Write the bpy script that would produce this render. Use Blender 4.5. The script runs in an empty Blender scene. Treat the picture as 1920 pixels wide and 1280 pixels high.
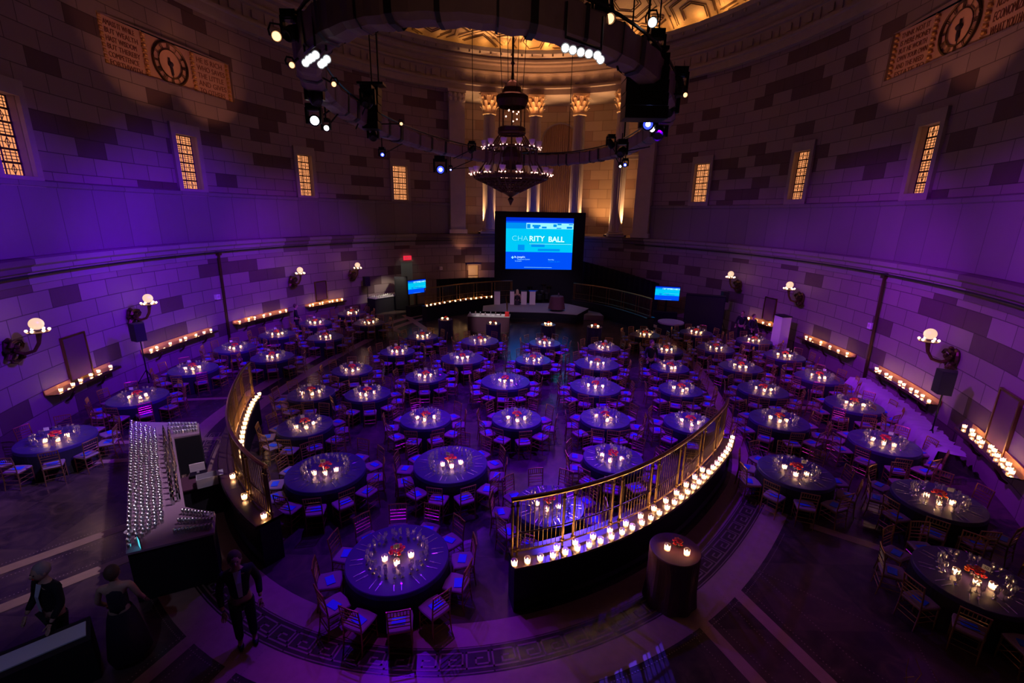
import bpy, bmesh, math, random
from math import sin, cos, tan, pi, radians as R, atan2, hypot, sqrt
from mathutils import Vector, Matrix
random.seed(7)
C = bpy.context.scene.collection
SC = bpy.context.scene

# ------------------------------------------------------------------ camera
FPX = 870.0; TH = math.atan((640-402)/FPX); ROLL = 0.0179; H = 6.85
cam = bpy.data.objects.new('camera', bpy.data.cameras.new('camera')); C.objects.link(cam)
cam.data.sensor_width = 36; cam.data.lens = FPX/1920*36; cam.data.clip_start = .05; cam.data.clip_end = 200
cam.matrix_world = Matrix.Translation((0, 0, H)) @ Matrix.Rotation(pi/2-TH, 4, 'X') @ Matrix.Rotation(ROLL, 4, 'Z')
SC.camera = cam

# ------------------------------------------------------------------ world, exposure
w = bpy.data.worlds.new('hall_dark'); SC.world = w; w.use_nodes = True
w.node_tree.nodes['Background'].inputs[0].default_value = (.30, .10, .55, 1)
w.node_tree.nodes['Background'].inputs[1].default_value = .0015
vs = SC.view_settings; vs.view_transform = 'Standard'; vs.look = 'None'; vs.gamma = 1; vs.exposure = 0.0
vs.use_curve_mapping = False
SC.cycles.use_light_tree = True

# ------------------------------------------------------------------ lamps of the hall
def lamp(kind, loc, energy, col, name, target=None, size=.1, spot=60, blend=.5):
    l = bpy.data.lights.new(name, kind); l.energy = energy; l.color = col
    if kind == 'AREA': l.size = size
    elif kind in ('POINT', 'SPOT'): l.shadow_soft_size = size
    if kind == 'SPOT': l.spot_size = R(spot); l.spot_blend = blend
    o = bpy.data.objects.new(name, l); C.objects.link(o); o.location = loc
    if target is not None:
        o.rotation_euler = (Vector(target)-Vector(loc)).to_track_quat('-Z', 'Y').to_euler()
    return o
VIO = (.15, .0, 1.0); PUR = (.33, .015, .95); BLU = (.03, .10, 1.0); WARM = (1.0, .48, .14); MAR = (1.0, .30, .22)
# purple wall washers on the truss, thrown outward at the lower walls
for (p, t, e, c, s) in [((-5.3, 10.6, 8.5), (-14.6, 13.6, 3.4), 4600, VIO, 76), ((-5.3, 16.5, 8.6), (-15.1, 21.5, 3.4), 4800, VIO, 74),
                        ((-4.4, 20.5, 8.6), (-13.4, 28.5, 3.0), 2300, PUR, 60),
                        ((5.3, 10.6, 8.5), (14.2, 13.2, 3.0), 3000, PUR, 74), ((5.3, 16.5, 8.6), (15.0, 20.5, 3.0), 3000, PUR, 74),
                        ((4.4, 20.5, 8.6), (13.6, 29.0, 3.0), 1000, PUR, 60)]:
    lamp('SPOT', p, e, c, 'wall_wash_lamp', t, .08, s, .8)
# violet down light on the tables inside the rails, weaker over the wings
for (p, t, e, c, s) in [((-2.5, 20.5, 9.0), (-1.2, 18.5, .7), 2900, VIO, 85), ((2.4, 20.3, 9.0), (3.2, 17.0, .7), 2900, VIO, 85),
                        ((-3.6, 12.0, 9.0), (-1.5, 11.5, .7), 1700, VIO, 80), ((3.6, 12.5, 9.0), (2.2, 13.2, .7), 2100, VIO, 80),
                        ((-4.1, 14.5, 9.0), (-10.0, 17.0, .7), 700, VIO, 80), ((3.9, 14.5, 9.0), (10.2, 16.0, .7), 600, PUR, 80),
                        ((-3.0, 9.0, 9.0), (-2.2, 6.9, .7), 620, VIO, 44), ((2.4, 20.6, 8.7), (1.5, 5.75, 0), 26000, (.08, .04, 1), 9),
                        ((-1.5, 7.4, 9.0), (-1.3, 5.3, 0), 420, (.45, .02, 1), 34), ((-2.6, 8.6, 9.0), (-3.3, 4.9, 0), 220, (.42, .02, 1), 16), ((3.9, 12, 9.0), (5.2, 5.2, 0), 260, (.6, .05, .5), 24),
                        ((-3.2, 9.2, 9.0), (-8.4, 9.6, 1.1), 1300, (.95, .70, 1), 42),
                        ((2.4, 20.3, 9.0), (2.0, 33.0, .9), 1300, (.75, .45, .8), 30),
                        ((-1.0, 22.2, 9.0), (-1.9, 30.0, 1.0), 160, (1, .8, .7), 22)]:
    lamp('SPOT', p, e, c, 'down_light_lamp', t, .06, s, .7)
# chandelier glow and the hidden cove lamps behind the cornice that light the ceiling
lamp('POINT', (-.15, 19.3, 12.2), 35, (1, .30, .22), 'chandelier_glow_lamp', size=.6)
HA = R(9.2)
def hall(u, v, z=0): return Vector((-.07+u*cos(HA)+v*sin(HA), 19.7-u*sin(HA)+v*cos(HA), z))
for k in range(20):
    a = R(-50+k*5.9)
    e = [1, 1.5, 2, 3, 5, 8, 13, 20, 24, 20, 17, 16, 15, 15, 14, 14, 13, 12, 11, 10][k]
    lamp('POINT', hall(14.2*sin(a), 18.05*cos(a), 18.32), e, WARM, 'cove_lamp', size=.1)
for (p, t, e, c, s) in [((3.2, 12, 9.0), (-.4, 19, 8.6), 160, (.3, .05, 1), 30), ((-3.6, 13, 9.0), (-.2, 19, 8.8), 160, (.3, .05, 1), 30),
                        ((.5, 3.2, 8.2), (-.5, 8, 9.3), 30, (1, .5, .35), 120)]:  # the warm one is an unseen fill added for the truss front
    lamp('SPOT', p, e, c, 'accent_and_fill_lamp', t, .08, s, .8)

# ------------------------------------------------------------------ where a pixel of the photograph lands in the hall
def ray(x, y):
    dx, dy = x-960, y-640
    u = cos(ROLL)*dx+sin(ROLL)*dy; v = -sin(ROLL)*dx+cos(ROLL)*dy
    return Vector((u, FPX*cos(TH)-v*sin(TH), -FPX*sin(TH)-v*cos(TH)))
def at(x, y, z=0.0):
    r = ray(x, y); t = (z-H)/r.z; return Vector((r.x*t, r.y*t, z))
def atY(x, y, Y):
    r = ray(x, y); t = Y/r.y; return Vector((r.x*t, Y, H+r.z*t))
EA, EB, CY = 15.05, 18.9, 20.6
def wl(az, off=0, z=0):                      # point on the oval wall, off metres inside it
    a = R(az); return hall((EA-off)*sin(a), (EB-off)*cos(a), z)
def wall_hit(x, y, off=0):
    r = ray(x, y); a, b = EA-off, EB-off; c, s_ = cos(HA), sin(HA)
    U0, V0 = .07*c+19.7*s_, .07*s_-19.7*c; du, dv = r.x*c-r.y*s_, r.x*s_+r.y*c
    A = (du/a)**2+(dv/b)**2; B = 2*(U0*du/a**2+V0*dv/b**2); K = (U0/a)**2+(V0/b)**2-1
    t = (-B+sqrt(max(0, B*B-4*A*K)))/2/A
    return math.degrees(atan2((U0+t*du)/a, (V0+t*dv)/b)), H+r.z*t
def az_of(p):
    q = p-hall(0, 0); c, s_ = cos(HA), sin(HA); return math.degrees(atan2((q.x*c-q.y*s_)/EA, (q.x*s_+q.y*c)/EB))
def wyaw(az):                                # z rotation of something on the wall whose +Y looks into the room
    a = R(az); n = hall(0, 0)-hall(sin(a)/EA, cos(a)/EB); return atan2(n.y, n.x)-pi/2
AX = R(9.3); EU = Vector((cos(AX), -sin(AX), 0)); EV = Vector((sin(AX), cos(AX), 0)); OO = Vector((0, CY, 0))
def uv(u, v, z=0): return OO+EU*u+EV*v+Vector((0, 0, z))
def to_uv(p): q = Vector((p[0], p[1], 0))-OO; return q.dot(EU), q.dot(EV)

# ------------------------------------------------------------------ materials
def mat(name, col, rough=.5, metal=0, emit=None, es=0, spec=.5, alpha=1, noise=0, nscale=20, sheen=0, trans=0):
    m = bpy.data.materials.new(name); m.use_nodes = True; nt = m.node_tree; b = nt.nodes['Principled BSDF']
    b.inputs['Base Color'].default_value = (*col, 1); b.inputs['Roughness'].default_value = rough
    b.inputs['Metallic'].default_value = metal; b.inputs['Specular IOR Level'].default_value = spec
    b.inputs['Alpha'].default_value = alpha
    if sheen: b.inputs['Sheen Weight'].default_value = sheen
    if emit: b.inputs['Emission Color'].default_value = (*emit, 1); b.inputs['Emission Strength'].default_value = es
    if noise:
        t = nt.nodes.new('ShaderNodeTexCoord'); n = nt.nodes.new('ShaderNodeTexNoise'); n.inputs['Scale'].default_value = nscale
        n.inputs['Detail'].default_value = 4
        mx = nt.nodes.new('ShaderNodeMix'); mx.data_type = 'RGBA'
        mx.inputs[6].default_value = tuple(c*(1-noise) for c in col)+(1,); mx.inputs[7].default_value = tuple(min(1, c*(1+noise)) for c in col)+(1,)
        nt.links.new(t.outputs['Object'], n.inputs[0]); nt.links.new(n.outputs[0], mx.inputs[0]); nt.links.new(mx.outputs[2], b.inputs['Base Color'])
    return m
def glass(name, col, tr=.82, rough=.02, gl=1.0):
    m = bpy.data.materials.new(name); m.use_nodes = True; nt = m.node_tree
    nt.nodes.remove(nt.nodes['Principled BSDF']); out = nt.nodes['Material Output']
    t = nt.nodes.new('ShaderNodeBsdfTransparent'); t.inputs[0].default_value = (*col, 1)
    g = nt.nodes.new('ShaderNodeBsdfGlossy'); g.inputs['Color'].default_value = (gl, gl, gl, 1); g.inputs['Roughness'].default_value = rough
    f = nt.nodes.new('ShaderNodeFresnel'); f.inputs[0].default_value = 1.5
    a = nt.nodes.new('ShaderNodeMath'); a.operation = 'MULTIPLY_ADD'; a.inputs[1].default_value = 1.0; a.inputs[2].default_value = 1-tr
    x = nt.nodes.new('ShaderNodeMixShader')
    nt.links.new(f.outputs[0], a.inputs[0]); nt.links.new(a.outputs[0], x.inputs[0])
    nt.links.new(t.outputs[0], x.inputs[1]); nt.links.new(g.outputs[0], x.inputs[2]); nt.links.new(x.outputs[0], out.inputs[0])
    return m
def frosted(name, col, k=.55):
    m = bpy.data.materials.new(name); m.use_nodes = True; nt = m.node_tree
    nt.nodes.remove(nt.nodes['Principled BSDF']); out = nt.nodes['Material Output']
    t = nt.nodes.new('ShaderNodeBsdfTransparent'); tl = nt.nodes.new('ShaderNodeBsdfTranslucent'); tl.inputs[0].default_value = (*col, 1)
    x = nt.nodes.new('ShaderNodeMixShader'); x.inputs[0].default_value = k
    nt.links.new(t.outputs[0], x.inputs[1]); nt.links.new(tl.outputs[0], x.inputs[2]); nt.links.new(x.outputs[0], out.inputs[0])
    return m
class NT:
    def __init__(s, m): s.t = m.node_tree
    def mth(s, op, a, b=None, c=None):
        n = s.t.nodes.new('ShaderNodeMath'); n.operation = op
        for i, v in enumerate((a, b, c)):
            if v is None: continue
            if isinstance(v, (int, float)): n.inputs[i].default_value = v
            else: s.t.links.new(v, n.inputs[i])
        return n.outputs[0]
    def mix(s, f, a, b):
        n = s.t.nodes.new('ShaderNodeMix'); n.data_type = 'RGBA'
        for i, v in ((0, f), (6, a), (7, b)):
            if isinstance(v, (int, float)): n.inputs[i].default_value = v
            elif isinstance(v, tuple): n.inputs[i].default_value = (*v, 1)
            else: s.t.links.new(v, n.inputs[i])
        return n.outputs[2]
def ashlar(name, base, dark, bw, bh, frac=.17, stagger=.5, rough=.75):
    m = mat(name, base, rough); q = NT(m); nt = m.node_tree; b = nt.nodes['Principled BSDF']
    t = nt.nodes.new('ShaderNodeTexCoord'); sp = nt.nodes.new('ShaderNodeSeparateXYZ'); nt.links.new(t.outputs['UV'], sp.inputs[0])
    U, V = sp.outputs[0], sp.outputs[1]
    rv = q.mth('DIVIDE', V, bh); row = q.mth('FLOOR', rv); odd = q.mth('MODULO', row, 2.0)
    ru = q.mth('ADD', q.mth('DIVIDE', U, bw), q.mth('MULTIPLY', odd, stagger)); colm = q.mth('FLOOR', ru)
    cb = nt.nodes.new('ShaderNodeCombineXYZ'); nt.links.new(colm, cb.inputs[0]); nt.links.new(row, cb.inputs[1])
    wn = nt.nodes.new('ShaderNodeTexWhiteNoise'); wn.noise_dimensions = '2D'; nt.links.new(cb.outputs[0], wn.inputs[0])
    fu = q.mth('FRACT', ru); fv = q.mth('FRACT', rv)
    eu = q.mth('MULTIPLY', q.mth('MINIMUM', fu, q.mth('SUBTRACT', 1.0, fu)), bw)
    ev = q.mth('MULTIPLY', q.mth('MINIMUM', fv, q.mth('SUBTRACT', 1.0, fv)), bh)
    joint = q.mth('LESS_THAN', q.mth('MINIMUM', eu, ev), .014)
    isd = q.mth('LESS_THAN', wn.outputs[0], frac)
    no = nt.nodes.new('ShaderNodeTexNoise'); no.inputs['Scale'].default_value = 1.6; no.inputs['Detail'].default_value = 5
    nt.links.new(t.outputs['Object'], no.inputs[0])
    tone = q.mix(q.mth('MULTIPLY', wn.outputs[0], 1.0), tuple(c*.72 for c in base), base)
    c1 = q.mix(isd, tone, dark)
    c2 = q.mix(q.mth('MULTIPLY', no.outputs[0], .3), c1, tuple(c*.55 for c in base))
    c3 = q.mix(q.mth('MULTIPLY', joint, .75), c2, tuple(c*.35 for c in dark))
    nt.links.new(c3, b.inputs['Base Color'])
    bp = nt.nodes.new('ShaderNodeBump'); bp.inputs['Distance'].default_value = .02; bp.inputs['Strength'].default_value = .6
    nt.links.new(q.mth('SUBTRACT', 1.0, joint), bp.inputs['Height']); nt.links.new(bp.outputs[0], b.inputs['Normal'])
    return m

M = {}
M['ashlar'] = ashlar('limestone_blocks', (.32, .235, .24), (.095, .047, .055), 1.22, .61)
M['slab'] = ashlar('limestone_slabs', (.24, .20, .21), (.205, .165, .175), 1.45, 9.0, .3, 0)
M['ledge'] = ashlar('limestone_ledge', (.32, .28, .27), (.12, .08, .085), 1.7, 9.0, .25, 0)
M['niche'] = ashlar('limestone_niche', (.60, .46, .32), (.45, .30, .20), 1.5, .75, .2)
M['stone'] = mat('plain_limestone', (.34, .28, .25), .7, noise=.15, nscale=3)
M['stonecol'] = mat('column_limestone', (.44, .38, .36), .55, noise=.15, nscale=2)
M['gilt'] = mat('gilded_plaster', (.72, .52, .30), .6, noise=.15, nscale=8)
M['dark'] = mat('black_paint', (.008, .008, .012), .6)
M['drape'] = mat('black_drape', (.006, .006, .014), .9)
M['blackm'] = mat('black_metal', (.015, .015, .018), .4, .6)
M['gold'] = mat('gold_lacquer', (.50, .29, .11), .28, .75)
M['bronze'] = mat('bronze', (.20, .11, .05), .4, .85, noise=.2, nscale=30)
M['brass'] = mat('polished_brass', (.34, .20, .08), .3, 1)
M['bronzed'] = mat('dark_bronze', (.10, .055, .03), .4, .8)
M['cushion'] = mat('mauve_cushion', (.34, .24, .27), .8)
M['blue'] = mat('blue_paper', (.02, .16, .95), .5)
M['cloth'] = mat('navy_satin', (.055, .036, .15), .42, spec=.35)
M['clothd'] = mat('black_or_shaded_linen', (.012, .010, .018), .8)
M['clothp'] = mat('plum_linen', (.10, .03, .07), .8)
M['clothw'] = mat('pale_linen', (.45, .42, .48), .8)
M['glass'] = glass('clear_glass', (.95, .95, 1), .56, .17)
M['gtop'] = glass('plate_glass', (.35, .5, .55), .55, .03, .8)
M['frost'] = frosted('frosted_glass', (1, .85, .7))
M['tumbler'] = glass('frosty_tumbler_glass', (.9, .88, .95), .35, .28)
M['mauve'] = mat('mauve_worktop', (.40, .25, .36), .5)
M['wax'] = frosted('candle_wax', (1, .9, .75), .9)
M['flame'] = mat('candle_flame', (0, 0, 0), 1, emit=(1, .56, .24), es=200)
M['silver'] = mat('polished_silver', (.85, .85, .88), .24, 1)
M['red'] = mat('red_petals', (.75, .02, .03), .6)
M['orange'] = mat('orange_petals', (.95, .22, .03), .6)
M['leaf'] = mat('green_leaves', (.05, .16, .04), .6)
M['card'] = mat('grey_card', (.55, .5, .62), .6)
M['ink'] = mat('dark_ink', (.02, .01, .03), .7)
M['wood'] = mat('dark_mahogany', (.09, .03, .015), .35, noise=.3, nscale=9)
M['globe'] = mat('opal_globe_lit', (.1, .1, .1), .4, emit=(1, .60, .38), es=1.05)
M['bulb'] = mat('small_bulb_lit', (.1, .1, .1), .4, emit=(1, .62, .36), es=7)
M['pinkbulb'] = mat('rosy_bulb_lit', (.1, .1, .1), .4, emit=(1, .50, .38), es=4.5)
M['opal'] = mat('opal_shade', (.65, .5, .55), .4)
M['lampw'] = mat('white_lens_lit', (.1, .1, .1), .3, emit=(.92, .97, 1), es=6)
M['lampb'] = mat('blue_lens_lit', (.1, .1, .1), .3, emit=(.28, .32, 1), es=60)
M['lampr'] = mat('blue_rim_lens_lit', (.1, .1, .1), .3, emit=(.03, .06, 1), es=1.6)
M['lampo'] = mat('amber_lens_lit', (.1, .1, .1), .3, emit=(1, .45, .2), es=3)
M['fabric'] = mat('truss_fabric', (.20, .135, .14), .8, noise=.2, nscale=5)
M['curtain'] = mat('tan_curtain', (.42, .27, .15), .85)
M['pane'] = mat('lit_window_pane', (.1, .05, .02), .6, emit=(1, .36, .13), es=.98)
M['grille'] = mat('window_grille', (.05, .025, .015), .5, .5)
M['panel'] = mat('inscription_stone', (.62, .36, .26), .6, noise=.12, nscale=2)
M['ormol'] = mat('gilded_relief', (.60, .33, .10), .5, .3)
M['doorp'] = mat('pale_door', (.75, .72, .55), .5)
M['stagef'] = mat('stage_carpet', (.30, .26, .34), .8)
M['white'] = mat('white_panel', (.8, .72, .8), .6)
M['skin'] = mat('skin', (.55, .33, .26), .6)
M['suit'] = mat('black_suit', (.008, .008, .014), .8)
M['dress'] = mat('dark_dress', (.02, .012, .035), .7)
M['shirt'] = mat('white_shirt', (.65, .72, .9), .7)
M['hairg'] = mat('grey_hair', (.35, .28, .32), .7)
M['hairb'] = mat('brown_hair', (.09, .045, .035), .7)
M['hairy'] = mat('blonde_hair', (.65, .45, .30), .7)
M['beige'] = mat('travertine_strip', (.42, .27, .22), .32, noise=.2, nscale=6)
M['keyd'] = mat('dark_marble_band', (.05, .025, .03), .25)
M['keyl'] = mat('key_inlay', (.30, .20, .17), .3)
M['greenb'] = glass('green_bottle_glass', (.05, .5, .25), .45, .05, .9)
M['blueb'] = glass('blue_bottle_glass', (.1, .2, .8), .45, .05, .9)

# floor: dark marble tiles with veins and dotted borders
m = mat('dark_marble_floor', (.06, .04, .05), .22); q = NT(m); nt = m.node_tree; b = nt.nodes['Principled BSDF']
t = nt.nodes.new('ShaderNodeTexCoord'); n1 = nt.nodes.new('ShaderNodeTexNoise'); n1.inputs['Scale'].default_value = 2.3; n1.inputs['Detail'].default_value = 7
n1.inputs['Distortion'].default_value = 1.2
ck = nt.nodes.new('ShaderNodeTexChecker'); ck.inputs['Scale'].default_value = .62
for n in (n1, ck): nt.links.new(t.outputs['Object'], n.inputs[0])
v1 = q.mth('POWER', n1.outputs[0], 3.0)
c1 = q.mix(ck.outputs[1], (.028, .018, .028), (.075, .048, .052))
c2 = q.mix(q.mth('MULTIPLY', v1, 2.2), c1, (.16, .10, .09))
nt.links.new(c2, b.inputs['Base Color']); M['floor'] = m

# ------------------------------------------------------------------ mesh building
class MB:
    def __init__(s): s.v = []; s.f = []; s.m = []; s.u = []; s.hasuv = False
    def add(s, vs, fs, mi=0, uvs=None, M4=None):
        o = len(s.v)
        s.v += [tuple(M4 @ Vector(v)) if M4 else tuple(v) for v in vs]
        for i, f in enumerate(fs): s.f.append(tuple(o+k for k in f)); s.m.append(mi if not isinstance(mi, list) else mi[i])
        if uvs: s.hasuv = True
        s.u += uvs if uvs else [(0, 0)]*len(vs)
        return s
    def merge(s, o, M4, mi_off=0): return s.add(o.v, o.f, [k+mi_off for k in o.m], None, M4)
    def box(s, c, d, rz=0, mi=0, M4=None):
        x, y, z = d[0]/2, d[1]/2, d[2]/2; cr, sr = cos(rz), sin(rz)
        vs = [(c[0]+a*x*cr-b_*y*sr, c[1]+a*x*sr+b_*y*cr, c[2]+e*z) for a in (-1, 1) for b_ in (-1, 1) for e in (-1, 1)]
        return s.add(vs, [(0, 1, 3, 2), (4, 6, 7, 5), (0, 4, 5, 1), (2, 3, 7, 6), (0, 2, 6, 4), (1, 5, 7, 3)], mi, None, M4)
    def tube(s, pts, r, n=6, mi=0, closed=False, cap=True):
        P = [Vector(p) for p in pts]; L = len(P); vs = []; up = Vector((0, 0, 1))
        rr = r if isinstance(r, (list, tuple)) else [r]*L
        for i, p in enumerate(P):
            a = P[(i-1) % L] if (closed or i > 0) else P[i]; b = P[(i+1) % L] if (closed or i < L-1) else P[i]
            d = (b-a); d = d.normalized() if d.length > 1e-9 else Vector((0, 0, 1))
            x = d.cross(up if abs(d.z) < .95 else Vector((1, 0, 0))).normalized(); y = d.cross(x)
            for k in range(n):
                an = 2*pi*k/n; vs.append(p+(x*cos(an)+y*sin(an))*rr[i])
        fs = []; seg = L if closed else L-1
        for i in range(seg):
            j = (i+1) % L
            for k in range(n): fs.append((i*n+k, i*n+(k+1) % n, j*n+(k+1) % n, j*n+k))
        if cap and not closed: fs += [tuple(range(n-1, -1, -1)), tuple((L-1)*n+k for k in range(n))]
        return s.add(vs, fs, mi)
    def lathe(s, prof, n=16, c=(0, 0, 0), mi=0, wob=None, M4=None, caps=False):
        vs = []
        for j, (r, z) in enumerate(prof):
            for k in range(n):
                a = 2*pi*k/n; q_ = r*(1+(wob(j, k) if wob else 0)); vs.append((c[0]+q_*cos(a), c[1]+q_*sin(a), c[2]+z))
        fs = [(j*n+k, j*n+(k+1) % n, (j+1)*n+(k+1) % n, (j+1)*n+k) for j in range(len(prof)-1) for k in range(n)]
        if caps: fs += [tuple(range(n-1, -1, -1)), tuple((len(prof)-1)*n+k for k in range(n))]
        return s.add(vs, fs, mi, None, M4)
    def sphere(s, c, r, n=10, m_=6, mi=0, sc=(1, 1, 1)):
        vs = [(c[0], c[1], c[2]-r*sc[2])]; 
        for j in range(1, m_):
            a = -pi/2+pi*j/m_
            for k in range(n): t_ = 2*pi*k/n; vs.append((c[0]+r*sc[0]*cos(a)*cos(t_), c[1]+r*sc[1]*cos(a)*sin(t_), c[2]+r*sc[2]*sin(a)))
        vs.append((c[0], c[1], c[2]+r*sc[2])); fs = [(0, 1+(k+1) % n, 1+k) for k in range(n)]
        for j in range(m_-2):
            for k in range(n): fs.append((1+j*n+k, 1+j*n+(k+1) % n, 1+(j+1)*n+(k+1) % n, 1+(j+1)*n+k))
        T = len(vs)-1; fs += [(T, 1+(m_-2)*n+k, 1+(m_-2)*n+(k+1) % n) for k in range(n)]
        return s.add(vs, fs, mi)
    def prism(s, poly, z0, z1, mi=0):
        n = len(poly); vs = [(p[0], p[1], z0) for p in poly]+[(p[0], p[1], z1) for p in poly]
        return s.add(vs, [tuple(range(n-1, -1, -1)), tuple(range(n, 2*n))]+[(k, (k+1) % n, n+(k+1) % n, n+k) for k in range(n)], mi)
    def ribbon(s, path, prof, mi=0, closed=False, uvs=True, wid=None):
        """path: list of (point, inward unit normal); prof: list of (offset inward, z)"""
        vs = []; us = []; L = 0; n = len(prof)
        for i, (p, nn) in enumerate(path):
            if i: L += (Vector(p)-Vector(path[i-1][0])).length
            q_ = 0
            for j, (o, z) in enumerate(prof):
                if j: q_ += hypot(o-prof[j-1][0], z-prof[j-1][1])
                vs.append((p[0]+nn[0]*o, p[1]+nn[1]*o, z)); us.append((L+300, z if abs(z-prof[0][1]) > .01 or j == 0 else q_))
        fs = []; S = len(path)
        for i in range(S if closed else S-1):
            k = (i+1) % S
            for j in range(n-1): fs.append((i*n+j, k*n+j, k*n+j+1, i*n+j+1))
        return s.add(vs, fs, mi, us)
    def build(s, name, mats, parent=None, loc=None, smooth=False, rz=None):
        me = bpy.data.meshes.new(name); me.from_pydata(s.v, [], s.f)
        for k in (mats if isinstance(mats, (list, tuple)) else [mats]): me.materials.append(k)
        me.polygons.foreach_set('material_index', s.m)
        if smooth: me.polygons.foreach_set('use_smooth', [True]*len(s.f))
        if s.hasuv:
            L = me.uv_layers.new(name='UVMap'); idx = [0]*len(me.loops); me.loops.foreach_get('vertex_index', idx)
            flat = []
            for i in idx: flat += s.u[i]
            L.data.foreach_set('uv', flat)
        me.update(); o = bpy.data.objects.new(name, me); C.objects.link(o)
        if parent: o.parent = parent
        if loc is not None: o.location = loc
        if rz is not None: o.rotation_euler.z = rz
        return o
def tag(o, label=None, cat=None, group=None, kind=None):
    if label: o['label'] = label
    if cat: o['category'] = cat
    if group: o['group'] = group
    if kind: o['kind'] = kind
    return o
def struct(o): o['kind'] = 'structure'; return o
def empty(name, loc=(0, 0, 0), rz=0, label=None, cat=None, group=None):
    o = bpy.data.objects.new(name, None); C.objects.link(o); o.location = loc; o.rotation_euler = (0, 0, rz); o.empty_display_size = .2
    return tag(o, label, cat, group)
KIDS = {}
def kids(o):
    return [c for c in KIDS.get(o.name, [])]
def reg(o, ch): KIDS.setdefault(o.name, []).extend(ch); return o
def dup(o, loc=None, rz=None, label=None, group=None, parent=None):
    c = o.copy(); C.objects.link(c)
    if parent is not None: c.parent = parent
    if loc is not None: c.location = loc
    if rz is not None: c.rotation_euler = (o.rotation_euler.x, o.rotation_euler.y, rz)
    if label: c['label'] = label
    if group: c['group'] = group
    for k in KIDS.get(o.name, []): dup(k, parent=c)
    return c
def text_mesh(body, size, name, extrude=.004, align='LEFT', off=0):
    cu = bpy.data.curves.new(name, 'FONT'); cu.body = body; cu.size = size; cu.extrude = extrude; cu.align_x = align; cu.offset = off
    cu.resolution_u = 3
    o = bpy.data.objects.new('tmp', cu); C.objects.link(o)
    dg = bpy.context.evaluated_depsgraph_get(); me = bpy.data.meshes.new_from_object(o.evaluated_get(dg))
    b_ = MB(); b_.add([tuple(v.co) for v in me.vertices], [tuple(p.vertices) for p in me.polygons])
    bpy.data.objects.remove(o); bpy.data.meshes.remove(me); return b_

# ------------------------------------------------------------------ the hall: floor, walls, cornices, ceiling
struct(MB().box((0, 19, -.05), (44, 48, .1)).build('floor', M['floor']))
def arc(a0, a1, step=1.5):
    n = max(1, int(abs(a1-a0)/step)); r = []
    for i in range(n+1):
        a = a0+(a1-a0)*i/n; p = wl(a); w_ = R(a); nn = hall(0, 0)-hall(sin(w_)/EA, cos(w_)/EB); nn.z = 0; nn.normalize(); r.append((p, nn))
    return r
def wallgrid(name, a0, a1, z0, z1, holes, m):
    A = sorted(set([a0, a1]+[round(a0+k*1.5, 3) for k in range(1, int((a1-a0)/1.5))]+[h for q_ in holes for h in q_[:2]]))
    Z = sorted(set([z0, z1]+[h for q_ in holes for h in q_[2:4]])); b_ = MB(); S0 = 0
    vs = []; us = []; fs = []
    for i, a in enumerate(A):
        if i: S0 += (wl(a)-wl(A[i-1])).length
        for z in Z: vs.append(tuple(wl(a, 0, z))); us.append((S0+300, z))
    nz = len(Z)
    for i in range(len(A)-1):
        for j in range(nz-1):
            am, zm = (A[i]+A[i+1])/2, (Z[j]+Z[j+1])/2
            if any(h[0] < am < h[1] and h[2] < zm < h[3] for h in holes): continue
            fs.append((i*nz+j, (i+1)*nz+j, (i+1)*nz+j+1, i*nz+j+1))
    b_.add(vs, fs, 0, us)
    for h in holes:                          # reveals of the window openings
        D = .34 if len(h) < 5 else h[4]
        p = [wl(h[0], 0, h[2]), wl(h[1], 0, h[2]), wl(h[1], 0, h[3]), wl(h[0], 0, h[3])]
        q_ = [wl(h[0], -D, h[2]), wl(h[1], -D, h[2]), wl(h[1], -D, h[3]), wl(h[0], -D, h[3])]
        b_.add(p+q_, [(k, (k+1) % 4, 4+(k+1) % 4, 4+k) for k in range(4)], 0, [(1, 1)]*8)
    return struct(b_.build(name, m))
WIN = [(-114.7, -111.0), (-90.7, -87.3), (-68.3, -65.2), (-45.7, -41.9), (40.2, 44.0), (63.5, 66.7), (85.9, 89.1), (111, 114.7)]
PAN = [(-98.9, -79.3, 12.0, 13.7, .18), (77.75, 97.6, 12.37, 14.1, .18)]
holesL = [(a, b_, 7.72, 10.02) for a, b_ in WIN if a < 0]+[PAN[0]]
holesR = [(a, b_, 7.86, 10.22) for a, b_ in WIN if a > 0]+[PAN[1]]
wallgrid('wall_left', -158, -26, 0, 16.0, holesL, M['ashlar'])
wallgrid('wall_right', 25, 146, 0, 16.0, holesR, M['ashlar'])
DOOR = (-25.1, -22.0, 0, 2.85, .3)
wallgrid('wall_far', -26, 25, 0, 5.0, [DOOR], M['ashlar'])
# band of tall slabs and ledges between the lower and the upper ashlar
for nm, a0, a1 in (('trim_1', -158, -26), ('trim_2', 25, 146)):
    struct(MB().ribbon(arc(a0, a1), [(.0, 5.34), (.10, 5.36), (.10, 7.42), (.16, 7.46), (.16, 7.60), (0, 7.66)]).build(nm, M['slab']))
for nm, a0, a1 in (('trim_3', -158, 146),):
    struct(MB().ribbon(arc(a0, a1), [(0, 4.50), (.06, 4.52), (.06, 4.86), (.20, 4.92), (.20, 5.06), (.34, 5.14), (.34, 5.30), (.0, 5.36)]).build(nm, M['ledge']))
struct(MB().tube([wl(-150+k*3, .24, 4.82) for k in range(41)], .035, 6).build('trim_4', M['dark']))
struct(MB().tube([wl(26+k*3, .24, 4.82) for k in range(40)], .035, 6).build('trim_5', M['dark']))
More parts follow.
